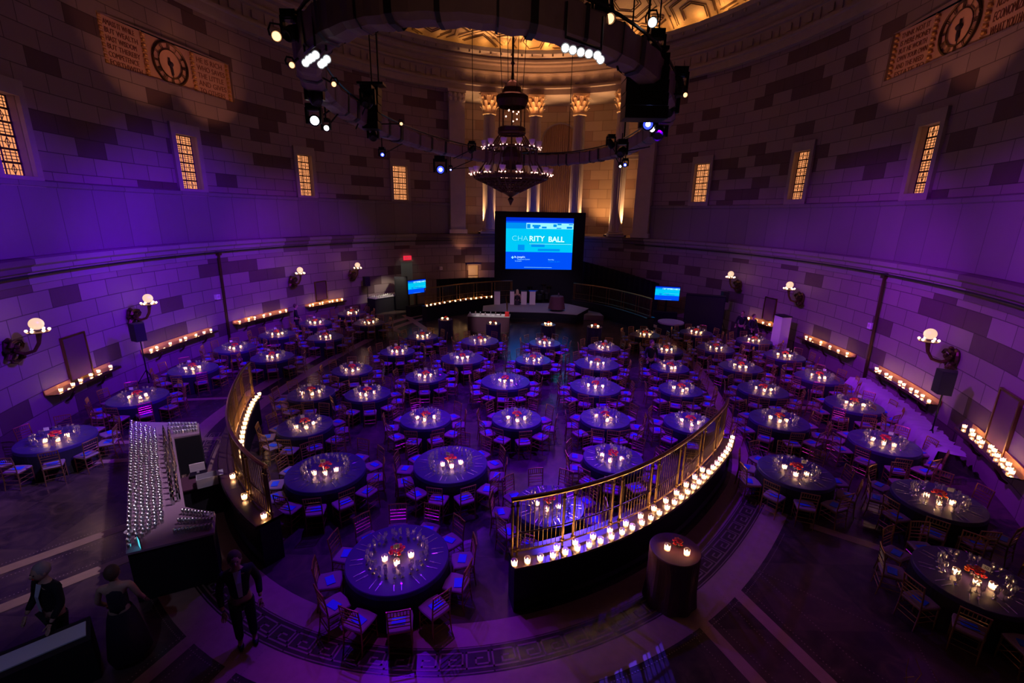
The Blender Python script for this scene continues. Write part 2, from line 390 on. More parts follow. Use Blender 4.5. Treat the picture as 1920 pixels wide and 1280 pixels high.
# entablature all round, its cornice and the dark lip in front of the ceiling cove
ENT = [(0, 15.45), (.28, 15.47), (.28, 15.85), (.38, 15.9), (.38, 16.02), (.08, 16.1), (.08, 16.75), (.2, 16.8), (.2, 16.92), (.06, 17.0), (.06, 17.35)]
struct(MB().ribbon(arc(-158, 146), ENT).build('trim_6', M['stone']))
struct(MB().ribbon(arc(-158, 146), [(.06, 17.35), (.30, 17.42), (.30, 17.54), (.42, 17.6), (.42, 17.72), (.30, 17.74), (.30, 17.86), (.55, 17.9)]).build('trim_7', M['stone']))
lip = MB().ribbon(arc(-158, 146), [(.55, 17.9), (1.0, 17.96), (1.06, 18.18), (1.0, 18.22), (.35, 18.05), (.06, 18.05), (0, 18.35)])
struct(lip.build('trim_8', M['stone']))
bl = MB()
for k in range(88):
    p = wl(-130+k*3, .92, 17.86); bl.box(p, (.1, .12, .14), wyaw(-130+k*3))
struct(bl.build('trim_9', M['stone']))
md = MB()
for k in range(66):
    p = wl(-130+k*4, .12, 16.42); md.box(p, (.34, .05, .34), wyaw(-130+k*4)); md.box(wl(-128+k*4, .1, 16.42), (.06, .05, .5), wyaw(-128+k*4))
struct(md.build('trim_10', M['stone']))
# ceiling: shallow oval vault with hexagon and triangle coffers drawn as raised ribs
cb = MB(); N = 160; prof = [(1.0, 18.3), (.975, 18.6), (.93, 18.95), (.8, 19.6), (.6, 20.3), (.35, 20.8), (.12, 21.0), (.001, 21.02)]
vs = []; fs = []
for r_, z in prof:
    for k in range(N): a = 2*pi*k/N; vs.append((EA*r_*sin(a), EB*r_*cos(a), z))
for j in range(len(prof)-1):
    for k in range(N): fs.append((j*N+k, j*N+(k+1) % N, (j+1)*N+(k+1) % N, (j+1)*N+k))
struct(cb.add(vs, fs).build('ceiling', M['gilt'], loc=hall(0, 0), rz=-HA, smooth=True))
def ceil_z(x, y):
    r_ = hypot(x/EA, y/EB)
    for i in range(len(prof)-1):
        if prof[i+1][0] <= r_ <= prof[i][0]:
            f = (prof[i][0]-r_)/(prof[i][0]-prof[i+1][0]); return prof[i][1]+f*(prof[i+1][1]-prof[i][1])
    return 19
rb = MB()
def rib(p, q_, w_, h_=.05):
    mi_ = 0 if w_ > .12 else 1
    n = max(1, int((q_-p).length/.5)); d = (q_-p).normalized(); nn = Vector((-d.y, d.x, 0))*w_/2
    for i in range(n):
        a = p+(q_-p)*i/n; b_ = p+(q_-p)*(i+1)/n
        if hypot(a.x/EA, a.y/EB) > .985 or hypot(b_.x/EA, b_.y/EB) > .985: continue
        za, zb = ceil_z(a.x, a.y), ceil_z(b_.x, b_.y); vs = []
        for c_, z_ in ((a, za), (b_, zb)):
            for sgn in (-1, 1):
                for hh in (.02, -h_): vs.append((c_.x+sgn*nn.x, c_.y+sgn*nn.y, z_+hh))
        rb.add(vs, [(0, 1, 5, 4), (1, 3, 7, 5), (3, 2, 6, 7), (0, 2, 3, 1), (4, 5, 7, 6)], mi_)
M['groove_shade'] = mat('painted_groove_shade', (.16, .09, .05), .7)  # shadow of the coffer grooves painted into the thin ribs' colour
S_ = 2.05                                     # hexagons with triangles between them (trihexagonal pattern)
for i in range(-5, 6):
    for j in range(-5, 6):
        cx = (i+.5*j)*2*S_*1.0+.4; cy = j*S_*sqrt(3); 
        if hypot(cx/EA, cy/EB) > 1.08 or cy < -2: continue
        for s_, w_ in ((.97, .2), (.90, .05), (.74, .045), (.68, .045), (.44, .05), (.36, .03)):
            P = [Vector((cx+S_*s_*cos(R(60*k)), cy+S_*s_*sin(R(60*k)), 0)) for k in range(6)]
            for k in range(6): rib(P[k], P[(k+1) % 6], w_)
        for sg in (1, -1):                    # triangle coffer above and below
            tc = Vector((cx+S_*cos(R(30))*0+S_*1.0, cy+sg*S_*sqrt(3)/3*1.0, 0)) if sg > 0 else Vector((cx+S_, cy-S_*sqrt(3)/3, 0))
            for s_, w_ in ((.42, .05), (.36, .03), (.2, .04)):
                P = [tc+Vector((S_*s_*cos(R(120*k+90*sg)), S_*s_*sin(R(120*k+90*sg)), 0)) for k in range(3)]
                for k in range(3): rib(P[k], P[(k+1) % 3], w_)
struct(rb.build('trim_11', [M['gilt'], M['groove_shade']], loc=hall(0, 0), rz=-HA))

# windows: lit ornamental panes in deep frames
def window(n, a0, a1, z0, z1):
    fr = MB(); am = (a0+a1)/2
    def q4(aa, ab, za, zb, off, d=.05):
        p = [wl(aa, off, za), wl(ab, off, za), wl(ab, off, zb), wl(aa, off, zb)]; k = [wl(aa, off-d, za), wl(ab, off-d, za), wl(ab, off-d, zb), wl(aa, off-d, zb)]
        return p+k, [(0, 1, 2, 3), (0, 4, 5, 1), (1, 5, 6, 2), (2, 6, 7, 3), (3, 7, 4, 0)]
    da = .7
    for r_ in ((a0-da, a0, z0-.2, z1+.45), (a1, a1+da, z0-.2, z1+.45), (a0-da, a1+da, z1, z1+.45), (a0-da, a1+da, z0-.3, z0)):
        fr.add(*q4(*r_, .12, .14))
    f = struct(fr.build('window_%d' % n, M['stone']))
    pn = MB(); pn.add(*q4(a0, a1, z0, z1, -.27, .04)); pn.build('pane', M['pane'], f)
    g = MB(); W = (wl(a1)-wl(a0)).length; Hh = z1-z0; cols, rows = 2, 6
    def P(x, z): return wl(a0+(a1-a0)*x, -.24, z0+Hh*z)
    for i in range(cols+1): g.tube([P(i/cols, 0), P(i/cols, 1)], .028, 4)
    for j in range(rows+1):
        g.tube([P(0, j/rows), P(1, j/rows)], .034, 4)
    for i in range(cols):
        for j in range(rows):
            x0, x1, y0, y1 = i/cols, (i+1)/cols, j/rows, (j+1)/rows; xm, ym = (x0+x1)/2, (y0+y1)/2; dx, dy = (x1-x0), (y1-y0)
            odd = (i+j) % 2
            g.tube([P(xm, y0), P(xm, y1)], .016, 4); g.tube([P(x0, ym), P(x1, ym)], .012, 4)
            for s_ in (.2, .8):
                g.tube([P(x0+dx*s_, y0+dy*.1), P(x0+dx*s_, y0+dy*.9)], .014, 4)
            if odd:
                g.tube([P(xm-dx*.15, ym), P(xm, ym+dy*.38), P(xm+dx*.15, ym), P(xm, ym-dy*.38)], .014, 4, closed=True)
            else:
                g.tube([P(xm-dx*.38, y0+dy*.25), P(xm+dx*.38, y0+dy*.25)], .013, 4); g.tube([P(xm-dx*.38, y0+dy*.75), P(xm+dx*.38, y0+dy*.75)], .013, 4)
    g.build('grille', M['grille'], f)
for i, (a0, a1) in enumerate(WIN): window(i+1, a0, a1, *((7.72, 10.02) if a0 < 0 else (7.86, 10.22)))

# inscription panels with clocks
def wrap(b_, az0, z0, off):
    for i, v in enumerate(b_.v):
        a = az0+math.degrees(v[0]/18.4); p = wl(a, off+v[2], z0+v[1]); b_.v[i] = tuple(p)
    return b_
def panel(P, azc, lines_l, lines_r, label):
    a0, a1, z0, z1 = P[:4]; zc = (z0+z1)/2; sgn = 1
    o = empty('inscription_panel', wl(azc, 0, zc), 0, label, 'wall panel')
    inv = Matrix.Translation(-o.location)
    sl = MB().ribbon(arc(a0, a1, 1), [(-.12, z0), (-.12, z1)]); s_ = sl.build('stone_slab', M['panel'], o); s_.location = -o.location
    for az in (a0+.5, azc-3.6, azc+3.6, a1-.5):
        st = MB()
        for k in range(9):
            z = z0+.1+(z1-z0-.2)*k/8
            st.sphere(wl(az, -.08, z), .09, 6, 4, sc=(1, 1, .8)); st.tube([wl(az-.3, -.08, z+.1), wl(az+.3, -.08, z-.06)], .03, 4)
        q_ = st.build('leaf_border', M['ormol'], o); q_.location = -o.location
    for az, lines in ((a0+1.1, lines_l), (azc+4.3, lines_r)):
        n = len(lines); tb = MB(); sz = (z1-z0)/(n+.3)
        for i, ln in enumerate(lines):
            t_ = text_mesh(ln, sz*.98, 'ln', .006)
            wmax = max(v[0] for v in t_.v) or 1; span = (4.15 if True else 5); W = (min(azc-4.2, 1e9)-a0-1.1)/180*pi*18.4 if az < azc else (a1-.8-az)/180*pi*18.4
            k = W/wmax*(.97 if i % 2 else .9)
            t_.v = [(v[0]*k, v[1]+(z1-z0)*(.5)-sz*(i+1)-.02, v[2]) for v in t_.v]
            # text runs left to right as seen from inside the room
            if True: wrap(t_, az, zc, -.11)
            tb.add(t_.v, t_.f)
        q_ = tb.build('inscription', mat('carved_letters', (.20, .07, .045), .7), o); q_.location = -o.location
    ck = MB(); Rr = .84
    def cp(r_, a): return wl(azc+math.degrees(r_*sin(a)/18.4), -.07, zc+r_*cos(a))
    def ring(r_, w_): ck.tube([cp(r_, 2*pi*k/40) for k in range(40)], w_, 5, closed=True)
    ring(.82, .045); ring(.55, .025)
    nums = [3, 1, 2, 3, 3, 2, 3, 4, 4, 2, 2, 3]
    for k in range(12):
        a = 2*pi*k/12; nb = nums[k]
        for j in range(nb):
            da = (j-(nb-1)/2)*.075; ck.tube([cp(.57, a+da), cp(.79, a+da)], .014, 4)
    cko = ck.build('clock', M['bronzed'], o); cko.location = -o.location
    hd = MB()
    for a, l_, w_ in ((pi*.97, .6, .03), (pi*1.02 if azc > 0 else pi*.93, .42, .045)):
        hd.tube([cp(-.25, a), cp(0, a), cp(l_*.5, a), cp(l_, a)], [w_*.6, w_, w_, .01], 5)
    hd.sphere(cp(0, 0), .11, 8, 6); h_ = hd.build('clock_hands', M['ink'], cko); 
    return o
panel(PAN[0], -89.1, ['AMASS IT WHILE', 'BUT WEALTH', 'HAST WISDOM', 'BUT THEREBY', 'COMPETENCE', 'FORTHWITH'],
      ['HE IS RICH', 'WHO SAVES', 'THE LITTLE', 'AND GIVES', 'TO OTHERS'], 'long carved stone panel with round clock high on the left wall')
panel(PAN[1], 87.65, ['THINK NOT IT', 'IS MERE MONEY', 'BUT HE WORTH', 'OWN YOUR OWN', 'AND THE NEED', 'ESTATE TO'],
      ['AS WITH MONEY', 'RESULTS FROM', 'ECONOMIZING', 'WHAT YOU HAVE'], 'long carved stone panel with round clock high on the right wall')
for (p, t) in ((wl(-89.1, 3.6, 10.4), wl(-89.1, 0, 12.9)), (wl(87.65, 3.6, 10.4), wl(87.65, 0, 13.3))):
    for s_ in (-1.6, 1.6):
        tt = Vector(t)+Vector((0, s_*1.1, 0)); pp = Vector(p)+Vector((0, s_*.6, 0))
        lamp('SPOT', pp, 120, (1, .36, .18), 'panel_picture_lamp', tt, .05, 62, .5)

# stage end: balcony floor, pilasters, columns, niche wall with curtain
struct(MB().ribbon(arc(-26, 25), [(0, 5.36), (-3.6, 5.36), (-3.6, 4.9)]).build('trim_12', M['stone']))
def cyl_col(az, r_, z0, z1):
    c = wl(az, -.35); return c
niche = MB().ribbon([(p+Vector((nn.x*-3.4, nn.y*-3.4, 0)), nn) for p, nn in arc(-29, 28)], [(0, 5.0), (0, 15.6)])
struct(niche.build('wall_back', M['niche']))
for s_, az in ((1, -26), (-1, 25)):
    a, b_ = wl(az), wl(az+(-2 if s_ > 0 else 2), -3.6)
    struct(MB().add([(a.x, a.y, 5), (b_.x, b_.y, 5), (b_.x, b_.y, 15.6), (a.x, a.y, 15.6)], [(0, 1, 2, 3)], 0, [(0, 5), (3, 5), (3, 15), (0, 15)]).build('trim_%d' % (13 if s_ > 0 else 14), M['stone']))
struct(MB().ribbon(arc(-26, 25), [(.28, 15.47), (-3.8, 15.47)]).build('trim_15', M['stone']))
struct(MB().ribbon([(p+Vector((nn.x*-3.4, nn.y*-3.4, 0)), nn) for p, nn in arc(-29, 28)], [(0, 11.2), (.18, 11.25), (.18, 11.45), (.28, 11.5), (.28, 11.62), (0, 11.66)]).build('trim_16', M['stone']))
CAZ = [-18.85, -5.6, 7.1, 19.5]
def column(az, nm, label):
    c = wl(az, .02); o = empty('column', (c.x, c.y, 5.36), 0, label, 'column', 'tall columns of the stage balcony'); o.scale = (1.05, 1.05, 1.0725)
    sh = MB(); n = 48
    sh.lathe([(.50, .30), (.47, .7), (.47, 4), (.445, 6), (.41, 8.1)], n, wob=lambda j, k: -.035 if k % 2 else 0)
    sh.build('shaft', M['stonecol'], o)
    bs = MB(); bs.box((0, 0, .07), (1.2, 1.2, .14)); bs.lathe([(.58, .14), (.62, .19), (.58, .25), (.5, .27), (.55, .31), (.5, .36)], 24); bs.build('base', M['stonecol'], o)
    cp = MB(); cp.lathe([(.42, 8.05), (.49, 8.1), (.49, 8.18), (.42, 8.22), (.42, 8.5), (.46, 8.9), (.6, 9.25)], 24)
    for row, (z, r_, hh, nn) in enumerate(((8.22, .43, .38, 8), (8.5, .45, .42, 8), (8.8, .5, .42, 8))):
        for k in range(nn):
            a = 2*pi*(k+.5*(row % 2))/nn; d = Vector((cos(a), sin(a), 0)); e = Vector((-sin(a), cos(a), 0))
            p0 = d*r_+Vector((0, 0, z)); vs = []
            for t_, w_, out in ((0, .13, 0), (.5, .15, .05), (.85, .12, .13), (1, .07, .22), (.9, .03, .25)):
                for sg in (-1, 0, 1): vs.append(p0+d*(out+(.03 if sg == 0 else 0))+e*sg*w_+Vector((0, 0, hh*t_)))
            cp.add(vs, [(3*i+j, 3*i+j+1, 3*i+j+4, 3*i+j+3) for i in range(4) for j in range(2)])
    for k in range(4):
        a = pi/4+k*pi/2; cp.sphere((cos(a)*.66, sin(a)*.66, 9.14), .11, 8, 6)
    cp.box((0, 0, 9.32), (1.15, 1.15, .14)); cp.build('capital', M['gilt'], o)
    return o
labs = ['tall column with gilded leafy capital, first from left behind stage', 'tall column with gilded capital behind the chandelier, second from left',
        'tall column with gilded capital right of the curtained arch', 'tall column with gilded capital, rightmost, beside right pilaster']
for az, lb in zip(CAZ, labs): column(az, 'c', lb)
for az, lb, sd in ((-28.2, 'flat stone pilaster at the left end of the column row', 0), (27.2, 'flat stone pilaster at the right end of the column row', 1)):
    c = wl(az, .12); o = empty('pilaster', (c.x, c.y, 5.36), wyaw(az), lb, 'pilaster'); o.scale = (1.25, 1, 1.05)
    MB().box((0, 0, 4.6), (.95, .4, 8.6)).build('shaft', M['stonecol'], o)
    MB().box((0, 0, .15), (1.15, .5, .3)).build('base', M['stonecol'], o)
    cp = MB().box((0, 0, 9.55), (1.1, .5, .2)).box((0, 0, 9.15), (1.02, .45, .55))
    for k in range(4):
        for r_ in range(2): cp.sphere((-.4+.27*k, .26, 9.0+.3*r_), .12, 6, 4, sc=(1, .6, 1.2))
    cp.build('capital', M['stonecol'], o)
# curtain in the arched middle bay
o = empty('stage_curtain', wl(.75, -3.15, 5.4), wyaw(.75), 'tall pleated tan curtain filling the arched bay between middle columns', 'curtain')
cu = MB(); vs = []; n = 130; prof_c = []
Wc = 1.42
for i in range(n+1):
    x = -Wc+2*Wc*i/n; top = 7.3+sqrt(max(0, Wc**2-x*x))*.95
    y = .07*sin(i*2*pi/8)
    vs += [(x, y, 0), (x, y, top*.5), (x, y*.9, top)]
cu.add(vs, [(3*i+j, 3*i+j+3, 3*i+j+4, 3*i+j+1) for i in range(n) for j in range(2)]); cu.build('drape', M['curtain'], o, smooth=True)
ar = MB().tube([(-Wc-.08, .1, 0)]+[(-Wc-.08, .1, 7.2)]+[((Wc+.08)*-cos(pi*k/20),   .1, 7.3+(Wc+.08)*sin(pi*k/20)*.95) for k in range(21)]+[(Wc+.08, .1, 7.2), (Wc+.08, .1, 0)], .09, 6)
ar.build('arch_moulding', M['stone'], o)
# up lights at the foot of the columns
gi = 0
for az, lr in ((-21.6, 'left of the leftmost column'), (-16.1, 'right of the leftmost column'), (-8.4, 'left of the second column'), (-2.8, 'right of the second column'), (4.3, 'left of the third column'), (9.9, 'right of the third column'), (16.7, 'left of the rightmost column'), (22.3, 'right of the rightmost column')):
    c = wl(az, .1, 5.36); o = empty('up_light', c, wyaw(az), 'small amber up light on the balcony floor, '+lr, 'spotlight', 'up lights between the balcony columns')
    MB().box((0, 0, .06), (.22, .22, .12)).build('housing', M['blackm'], o)
    MB().lathe([(.0, .135), (.08, .135)], 10).build('lens', M['lampo'], o)
    ca = wl(min(CAZ, key=lambda q_: abs(q_-az)), .02)
    lamp('SPOT', (c.x, c.y-.1, 5.56), 3600, (1, .50, .20), 'up_light_lamp', (ca.x+(c.x-ca.x)*.62, ca.y, 9.6), .03, 34, .8)
for az, z, tz, e in ((.7, 5.6, 9.5, 150), (13.5, 5.6, 8.5, 620), (23, 5.6, 8.5, 260), (-12.5, 5.6, 9, 60), (-22.5, 5.6, 9, 45)):
    lamp('SPOT', wl(az, -.9, z), e, (1, .42, .14), 'niche_low_lamp', wl(az, -3.3, tz), .2, 75, .9)
for k in range(12):                           # fixtureless lamps added off the mouldings to draw their lit lines
    az = -24+k*4.3; e = [.4, .6, .9, 1, 1.1, 1.1, 1, .9, .7, .5, .4, .3][k]
    lamp('SPOT', wl(az, .75, 16.4), 34*e, (1, .40, .14), 'added_cornice_lamp', wl(az, .35, 17.6), .15, 150, 1)
    lamp('SPOT', wl(az, 1.1, 14.2), 36*e, (1, .38, .13), 'added_architrave_lamp', wl(az, .1, 15.6), .15, 130, 1)
# the pale door left of the screen
dd = MB(); dd.ribbon(arc(DOOR[0], DOOR[1], 1), [(-.22, 0), (-.22, 2.85)]); d = struct(dd.build('door_1', M['doorp']))
MB().tube([wl(-25.1, -.18, 2.0), wl(-22, -.18, 2.0)], .02, 4).build('door_rail', M['wood'], d)
MB().box(wl(-23.55, .03, 2.9), (1.1, .25, .1), wyaw(-23.55)).build('door_lintel', M['stone'], d)
lamp('POINT', wl(-23.5, .8, 2.4), 26, (1, .42, .16), 'door_lamp', size=.15)
lamp('SPOT', wl(-27, .8, 4.2), 24, (1, .4, .18), 'door_lamp', wl(-27, 0, 5.0), .08, 120, .9)

# ------------------------------------------------------------------ floor inlays round the railed area
Q = [(0, -13.95), (1.2, -13.82), (2.4, -13.4), (3.57, -12.72), (4.7, -11.75), (5.7, -10.5), (6.6, -9.1), (7.2, -8.0), (7.65, -6.3), (7.9, -4), (8.0, -2), (8.05, 0)]
ringuv = Q+[(u, -v) for u, v in Q[-2::-1]]+[(-u, -v) for u, v in Q[1:]]+[(-u, v) for u, v in Q[-2:0:-1]]
def smooth(P, it=2, closed=True):
    for _ in range(it):
        n = len(P); o = []
        for i in range(n if closed else n-1):
            a, b_ = P[i], P[(i+1) % n]
            o += [(a[0]*.75+b_[0]*.25, a[1]*.75+b_[1]*.25), (a[0]*.25+b_[0]*.75, a[1]*.25+b_[1]*.75)]
        P = o if closed else [P[0]]+o+[P[-1]]
    return P
RING = smooth(ringuv, 2); NR = len(RING)
def ring_normals():
    r = []
    for i in range(NR):
        a, b_ = Vector(RING[i-1]), Vector(RING[(i+1) % NR]); d = (b_-a).normalized(); n = Vector((d.y, -d.x))
        if n.dot(Vector(RING[i])) < 0: n = -n
        r.append(n)
    return r
RN = ring_normals()
def rp(i, off, z): i %= NR; p = Vector(RING[i])+RN[i]*off; return uv(p.x, p.y, z)
def floor_band(name, o0, o1, m, z=.004):
    vs = []
    for i in range(NR): vs += [rp(i, o0, z), rp(i, o1, z)]
    return struct(MB().add(vs, [(2*i, 2*i+1, (2*i+3) % (2*NR), (2*i+2) % (2*NR)) for i in range(NR)]).build(name, m))
floor_band('trim_20', .36, .82, M['beige']); floor_band('trim_21', .82, 1.32, M['keyd']); floor_band('trim_22', 1.32, 1.84, M['beige'])
# Greek key along the dark band
cum = [0]
for i in range(NR): cum.append(cum[-1]+(rp(i+1, 1.07, 0)-rp(i, 1.07, 0)).length)
TOT = cum[-1]; nk = int(TOT/.42); kl = TOT/nk
def along(s_, off, z=.0075):
    s_ %= TOT; lo = 0
    while lo < NR-1 and cum[lo+1] < s_: lo += 1
    f = (s_-cum[lo])/max(1e-6, cum[lo+1]-cum[lo]); return rp(lo, off, z).lerp(rp(lo+1, off, z), f)
key = [(0, .9), (0, .1), (.85, .1), (.85, .72), (.35, .72), (.35, .42), (.6, .42)]
kb = MB()
def inlay(a, b_, w_):
    d = (b_-a); 
    if d.length < 1e-5: return
    d.normalize(); n = Vector((-d.y, d.x, 0))*w_/2; e = d*w_/2
    kb.add([a-n-e, b_-n+e, b_+n+e, a+n-e], [(0, 1, 2, 3)])
def vis(p): return p.y < 13.5
for k in range(nk):
    if not vis(along(k*kl, 1.07)): continue
    P = [along((k+x)*kl, .9+(y)*.34) for x, y in key]; E0 = along((k+1)*kl, .9+.9*.34)
    for a, b_ in zip(P, P[1:]): inlay(a, b_, .028)
    inlay(along(k*kl, .9+.9*.34), E0, .028)
    for o_ in (.85, 1.29): inlay(along(k*kl, o_), along((k+1)*kl, o_), .02)
struct(kb.build('trim_23', M['keyl']))
# strips that run outward from the oval band, and the cross bands of the side aisles
sb = MB()
for (a, b_, w_) in [((4.2, 7.7), (5.35, 4.4), .24), ((3.35, 6.75), (4.4, 4.2), .24), ((-5.05, 6.5), (-6.0, 3.8), .24), ((-4.1, 6.0), (-4.9, 3.6), .24),
                    ((-10.6, 6.7), (-7.6, 9.8), .26), ((-9.5, 6.0), (-6.9, 8.7), .26), ((-13.0, 12.5), (-8.6, 13.1), .22), ((-13.2, 11.2), (-9.0, 12.0), .22),
                    ((7.0, 9.3), (9.5, 7.6), .24), ((6.6, 10.4), (8.2, 9.8), .22), ((-14.6, 15.6), (-8.4, 16.6), .22), ((-14.9, 19), (-8.8, 19.4), .3), ((-14.2, 24), (-8.6, 23.2), .3),
                    ((14.2, 16.6), (8.4, 16.0), .3), ((14.6, 20.6), (8.8, 20.6), .3), ((-6.5, 26.5), (-9.5, 30), .4), ((-5.0, 27), (-7.5, 31.5), .4)]:
    a, b_ = Vector((*a, .006)), Vector((*b_, .006)); d = (b_-a).normalized(); n = Vector((-d.y, d.x, 0))*w_/2
    sb.add([a-n, b_-n, b_+n, a+n], [(0, 1, 2, 3)])
struct(sb.build('trim_24', M['beige']))
dt = MB()                                      # dotted mosaic borders beside the strips
for (a, b_) in [((4.45, 7.75), (5.6, 4.4)), ((3.95, 7.4), (5.0, 4.4)), ((3.6, 6.8), (4.7, 4.2)), ((3.1, 6.5), (4.1, 4.2)), ((-4.8, 6.4), (-5.7, 3.9)), ((-5.3, 6.4), (-6.2, 3.9)), ((-3.9, 5.9), (-4.6, 3.9)), ((-4.35, 6.0), (-5.1, 3.9)),
                ((-10.75, 6.9), (-7.8, 9.9)), ((-10.4, 6.5), (-7.5, 9.5)), ((-9.7, 6.2), (-7.1, 8.9)), ((5.0, 7.9), (6.9, 6.2)), ((6.9, 6.2), (6.4, 4.9)), ((6.4, 4.9), (5.6, 5.9)), ((5.6, 5.9), (5.0, 7.9))]:
    a, b_ = Vector((*a, .007)), Vector((*b_, .007)); n = int((b_-a).length/.055)
    for i in range(n):
        p = a.lerp(b_, i/n); dt.add([p+Vector((x*.009, y*.009, 0)) for x, y in ((-1, -1), (1, -1), (1, 1), (-1, 1))], [(0, 1, 2, 3)])
for i in range(0, int(TOT/.05)):
    p = along(i*.05, 1.93); 
    if p.y < 9: dt.add([p+Vector((x*.009, y*.009, 0)) for x, y in ((-1, -1), (1, -1), (1, 1), (-1, 1))], [(0, 1, 2, 3)])
struct(dt.build('trim_25', M['keyl']))

# ------------------------------------------------------------------ the four bronze railings on their dark counters
def near_i(u, v): return min(range(NR), key=lambda i: hypot(RING[i][0]-u, RING[i][1]-v))
def railing(i0, i1, label, npanel):
    st = 1 if i1 > i0 else -1; I = list(range(i0, i1+st, st))
    o = empty('railing', rp(i0, 0, 0), 0, label, 'railing', 'bronze railings round the central tables'); inv = -o.location
    def put(mb, name, m, par=None):
        q_ = mb.build(name, m, par or o)
        if par is None: q_.location = inv
        return q_
    path = [(rp(i, 0, 0), Vector((uv(*RN[i % NR])-OO))) for i in I]
    def band(prof): b_ = MB().ribbon(path, prof); return b_
    c = band([(.26, 0), (.26, .12), (.20, .16), (.20, .92), (-.14, .92), (-.14, 0)])
    for e in (0, -1):
        p, n = path[e]; d = .0
        c.add([tuple(p+n*.26), tuple(p-n*.14), tuple(p-n*.14+Vector((0, 0, .92))), tuple(p+n*.26+Vector((0, 0, .92)))], [(0, 1, 2, 3)])
    put(c, 'counter', M['dark'])
    k = band([(.32, .92), (.34, .95), (.32, .98), (-.22, .98), (-.24, .95), (-.22, .92), (.32, .92)]); put(k, 'coping', M['keyd'])
    pts = [rp(i, 0, 2.12) for i in I]; put(MB().tube(pts, .042, 8), 'top_rail', M['brass'])
    put(MB().tube([rp(i, 0, 1.06) for i in I], .022, 5), 'bottom_rail', M['bronze'])
    put(MB().tube([rp(i, 0, 1.42) for i in I], .016, 5), 'middle_rail', M['bronze'])
    L = [0]
    for a, b_ in zip(pts, pts[1:]): L.append(L[-1]+(b_-a).length)
    def on(s_, z):
        j = 0
        while j < len(L)-2 and L[j+1] < s_: j += 1
        f = (s_-L[j])/(L[j+1]-L[j]); q_ = pts[j].lerp(pts[j+1], f); q_.z = z; return q_
    T_ = L[-1]
    for a in range(npanel+1):
        for dd in (-.11, .11):
            s_ = min(max(.02, a*T_/npanel+dd), T_-.02); b_ = MB(); p = on(s_, .98)
            b_.tube([p, p+Vector((0, 0, 1.13))], .026, 6); b_.sphere(p+Vector((0, 0, .12)), .045, 8, 5); b_.sphere(p+Vector((0, 0, 1.0)), .04, 8, 5)
            put(b_, 'post', M['bronze'])
    for a in range(npanel):
        b_ = MB(); s0, s1 = a*T_/npanel+.17, (a+1)*T_/npanel-.17; n = int((s1-s0)/.085)
        for k_ in range(n+1):
            p = on(s0+(s1-s0)*k_/n, 1.06); b_.tube([p, p+Vector((0, 0, 1.02))], .0075, 4, cap=False)
        put(b_, 'baluster_panel', M['bronze'])
    return o, I
iR0, iR1 = near_i(2.35, -13.4), near_i(7.3, -7.7)
iL0, iL1 = near_i(-2.5, -13.35), near_i(-7.3, -7.9)
iA0, iA1 = near_i(-2.4, 13.4), near_i(-7.2, 8.0)
iB0, iB1 = near_i(2.4, 13.4), near_i(7.2, 8.0)
if iL1 > iL0 and iL1-iL0 > NR/2: iL1 -= NR
railing(iR0, iR1, 'curved bronze railing with candle ledge, nearest one on the right', 7)
railing(iL0, iL1, 'curved bronze railing beside the bar on the left', 7)
railing(iA0, iA1, 'distant bronze railing left of the stage', 5)
railing(iB0, iB1, 'distant bronze railing right of the stage', 5)

# ------------------------------------------------------------------ prototypes of the small table things
HID = (0, 0, -50)
def mk_glass(bowl=.036, h=.19):
    return MB().lathe([(.033, 0), (.033, .003), (.006, .008), (.004, h*.45), (.012, h*.50), (bowl, h*.66), (bowl*1.02, h*.8), (bowl*.86, h)], 10)
GL = mk_glass(); GL2 = MB().lathe([(.03, 0), (.032, .004), (.036, .10), (.034, .10), (.030, .008)], 8)
def place_proto(mb, name, m, smooth=True): o = mb.build(name, m, smooth=smooth); return o
wine0 = place_proto(GL, 'wine_glass', M['glass'])
knife = MB().box((0, -.05, .004), (.014, .10, .006)).add([(-.008, 0, .003), (.009, 0, .003), (.007, .10, .003), (0, .125, .003), (-.006, .10, .003), (0, .05, .006)], [(0, 1, 5), (1, 2, 5), (2, 3, 5), (3, 4, 5), (4, 0, 5)])
fork = MB().box((0, -.04, .004), (.010, .14, .005)).add([(-.012, .03, .004), (.012, .03, .004), (.014, .06, .007), (-.014, .06, .007)], [(0, 1, 2, 3)])
for x in (-.010, -.003, .004, .011): fork.box((x, .085, .006), (.004, .055, .003))
knife0 = place_proto(knife, 'knife', M['silver'], False); fork0 = place_proto(fork, 'fork', M['silver'], False)
prog = MB().box((0, 0, .004), (.22, .15, .008)).box((.002, .002, .010), (.215, .145, .004))
prog0 = place_proto(prog, 'program_booklet', M['blue'], False)
# votive candle: cup, wax, flame
vot0 = empty('votive_candle')
c_ = MB().lathe([(.040, 0), (.050, .004), (.056, .115), (.053, .115), (.047, .01)], 12).build('glass_cup', M['frost'], vot0, smooth=True)
x_ = MB().lathe([(.038, .012), (.040, .035), (.0005, .037)], 10).build('wax', M['wax'], vot0)
f_ = MB().lathe([(.001, .040), (.014, .052), (.017, .066), (.010, .085), (.001, .105)], 8).build('flame', M['flame'], vot0, smooth=True)
reg(vot0, [c_, x_, f_])
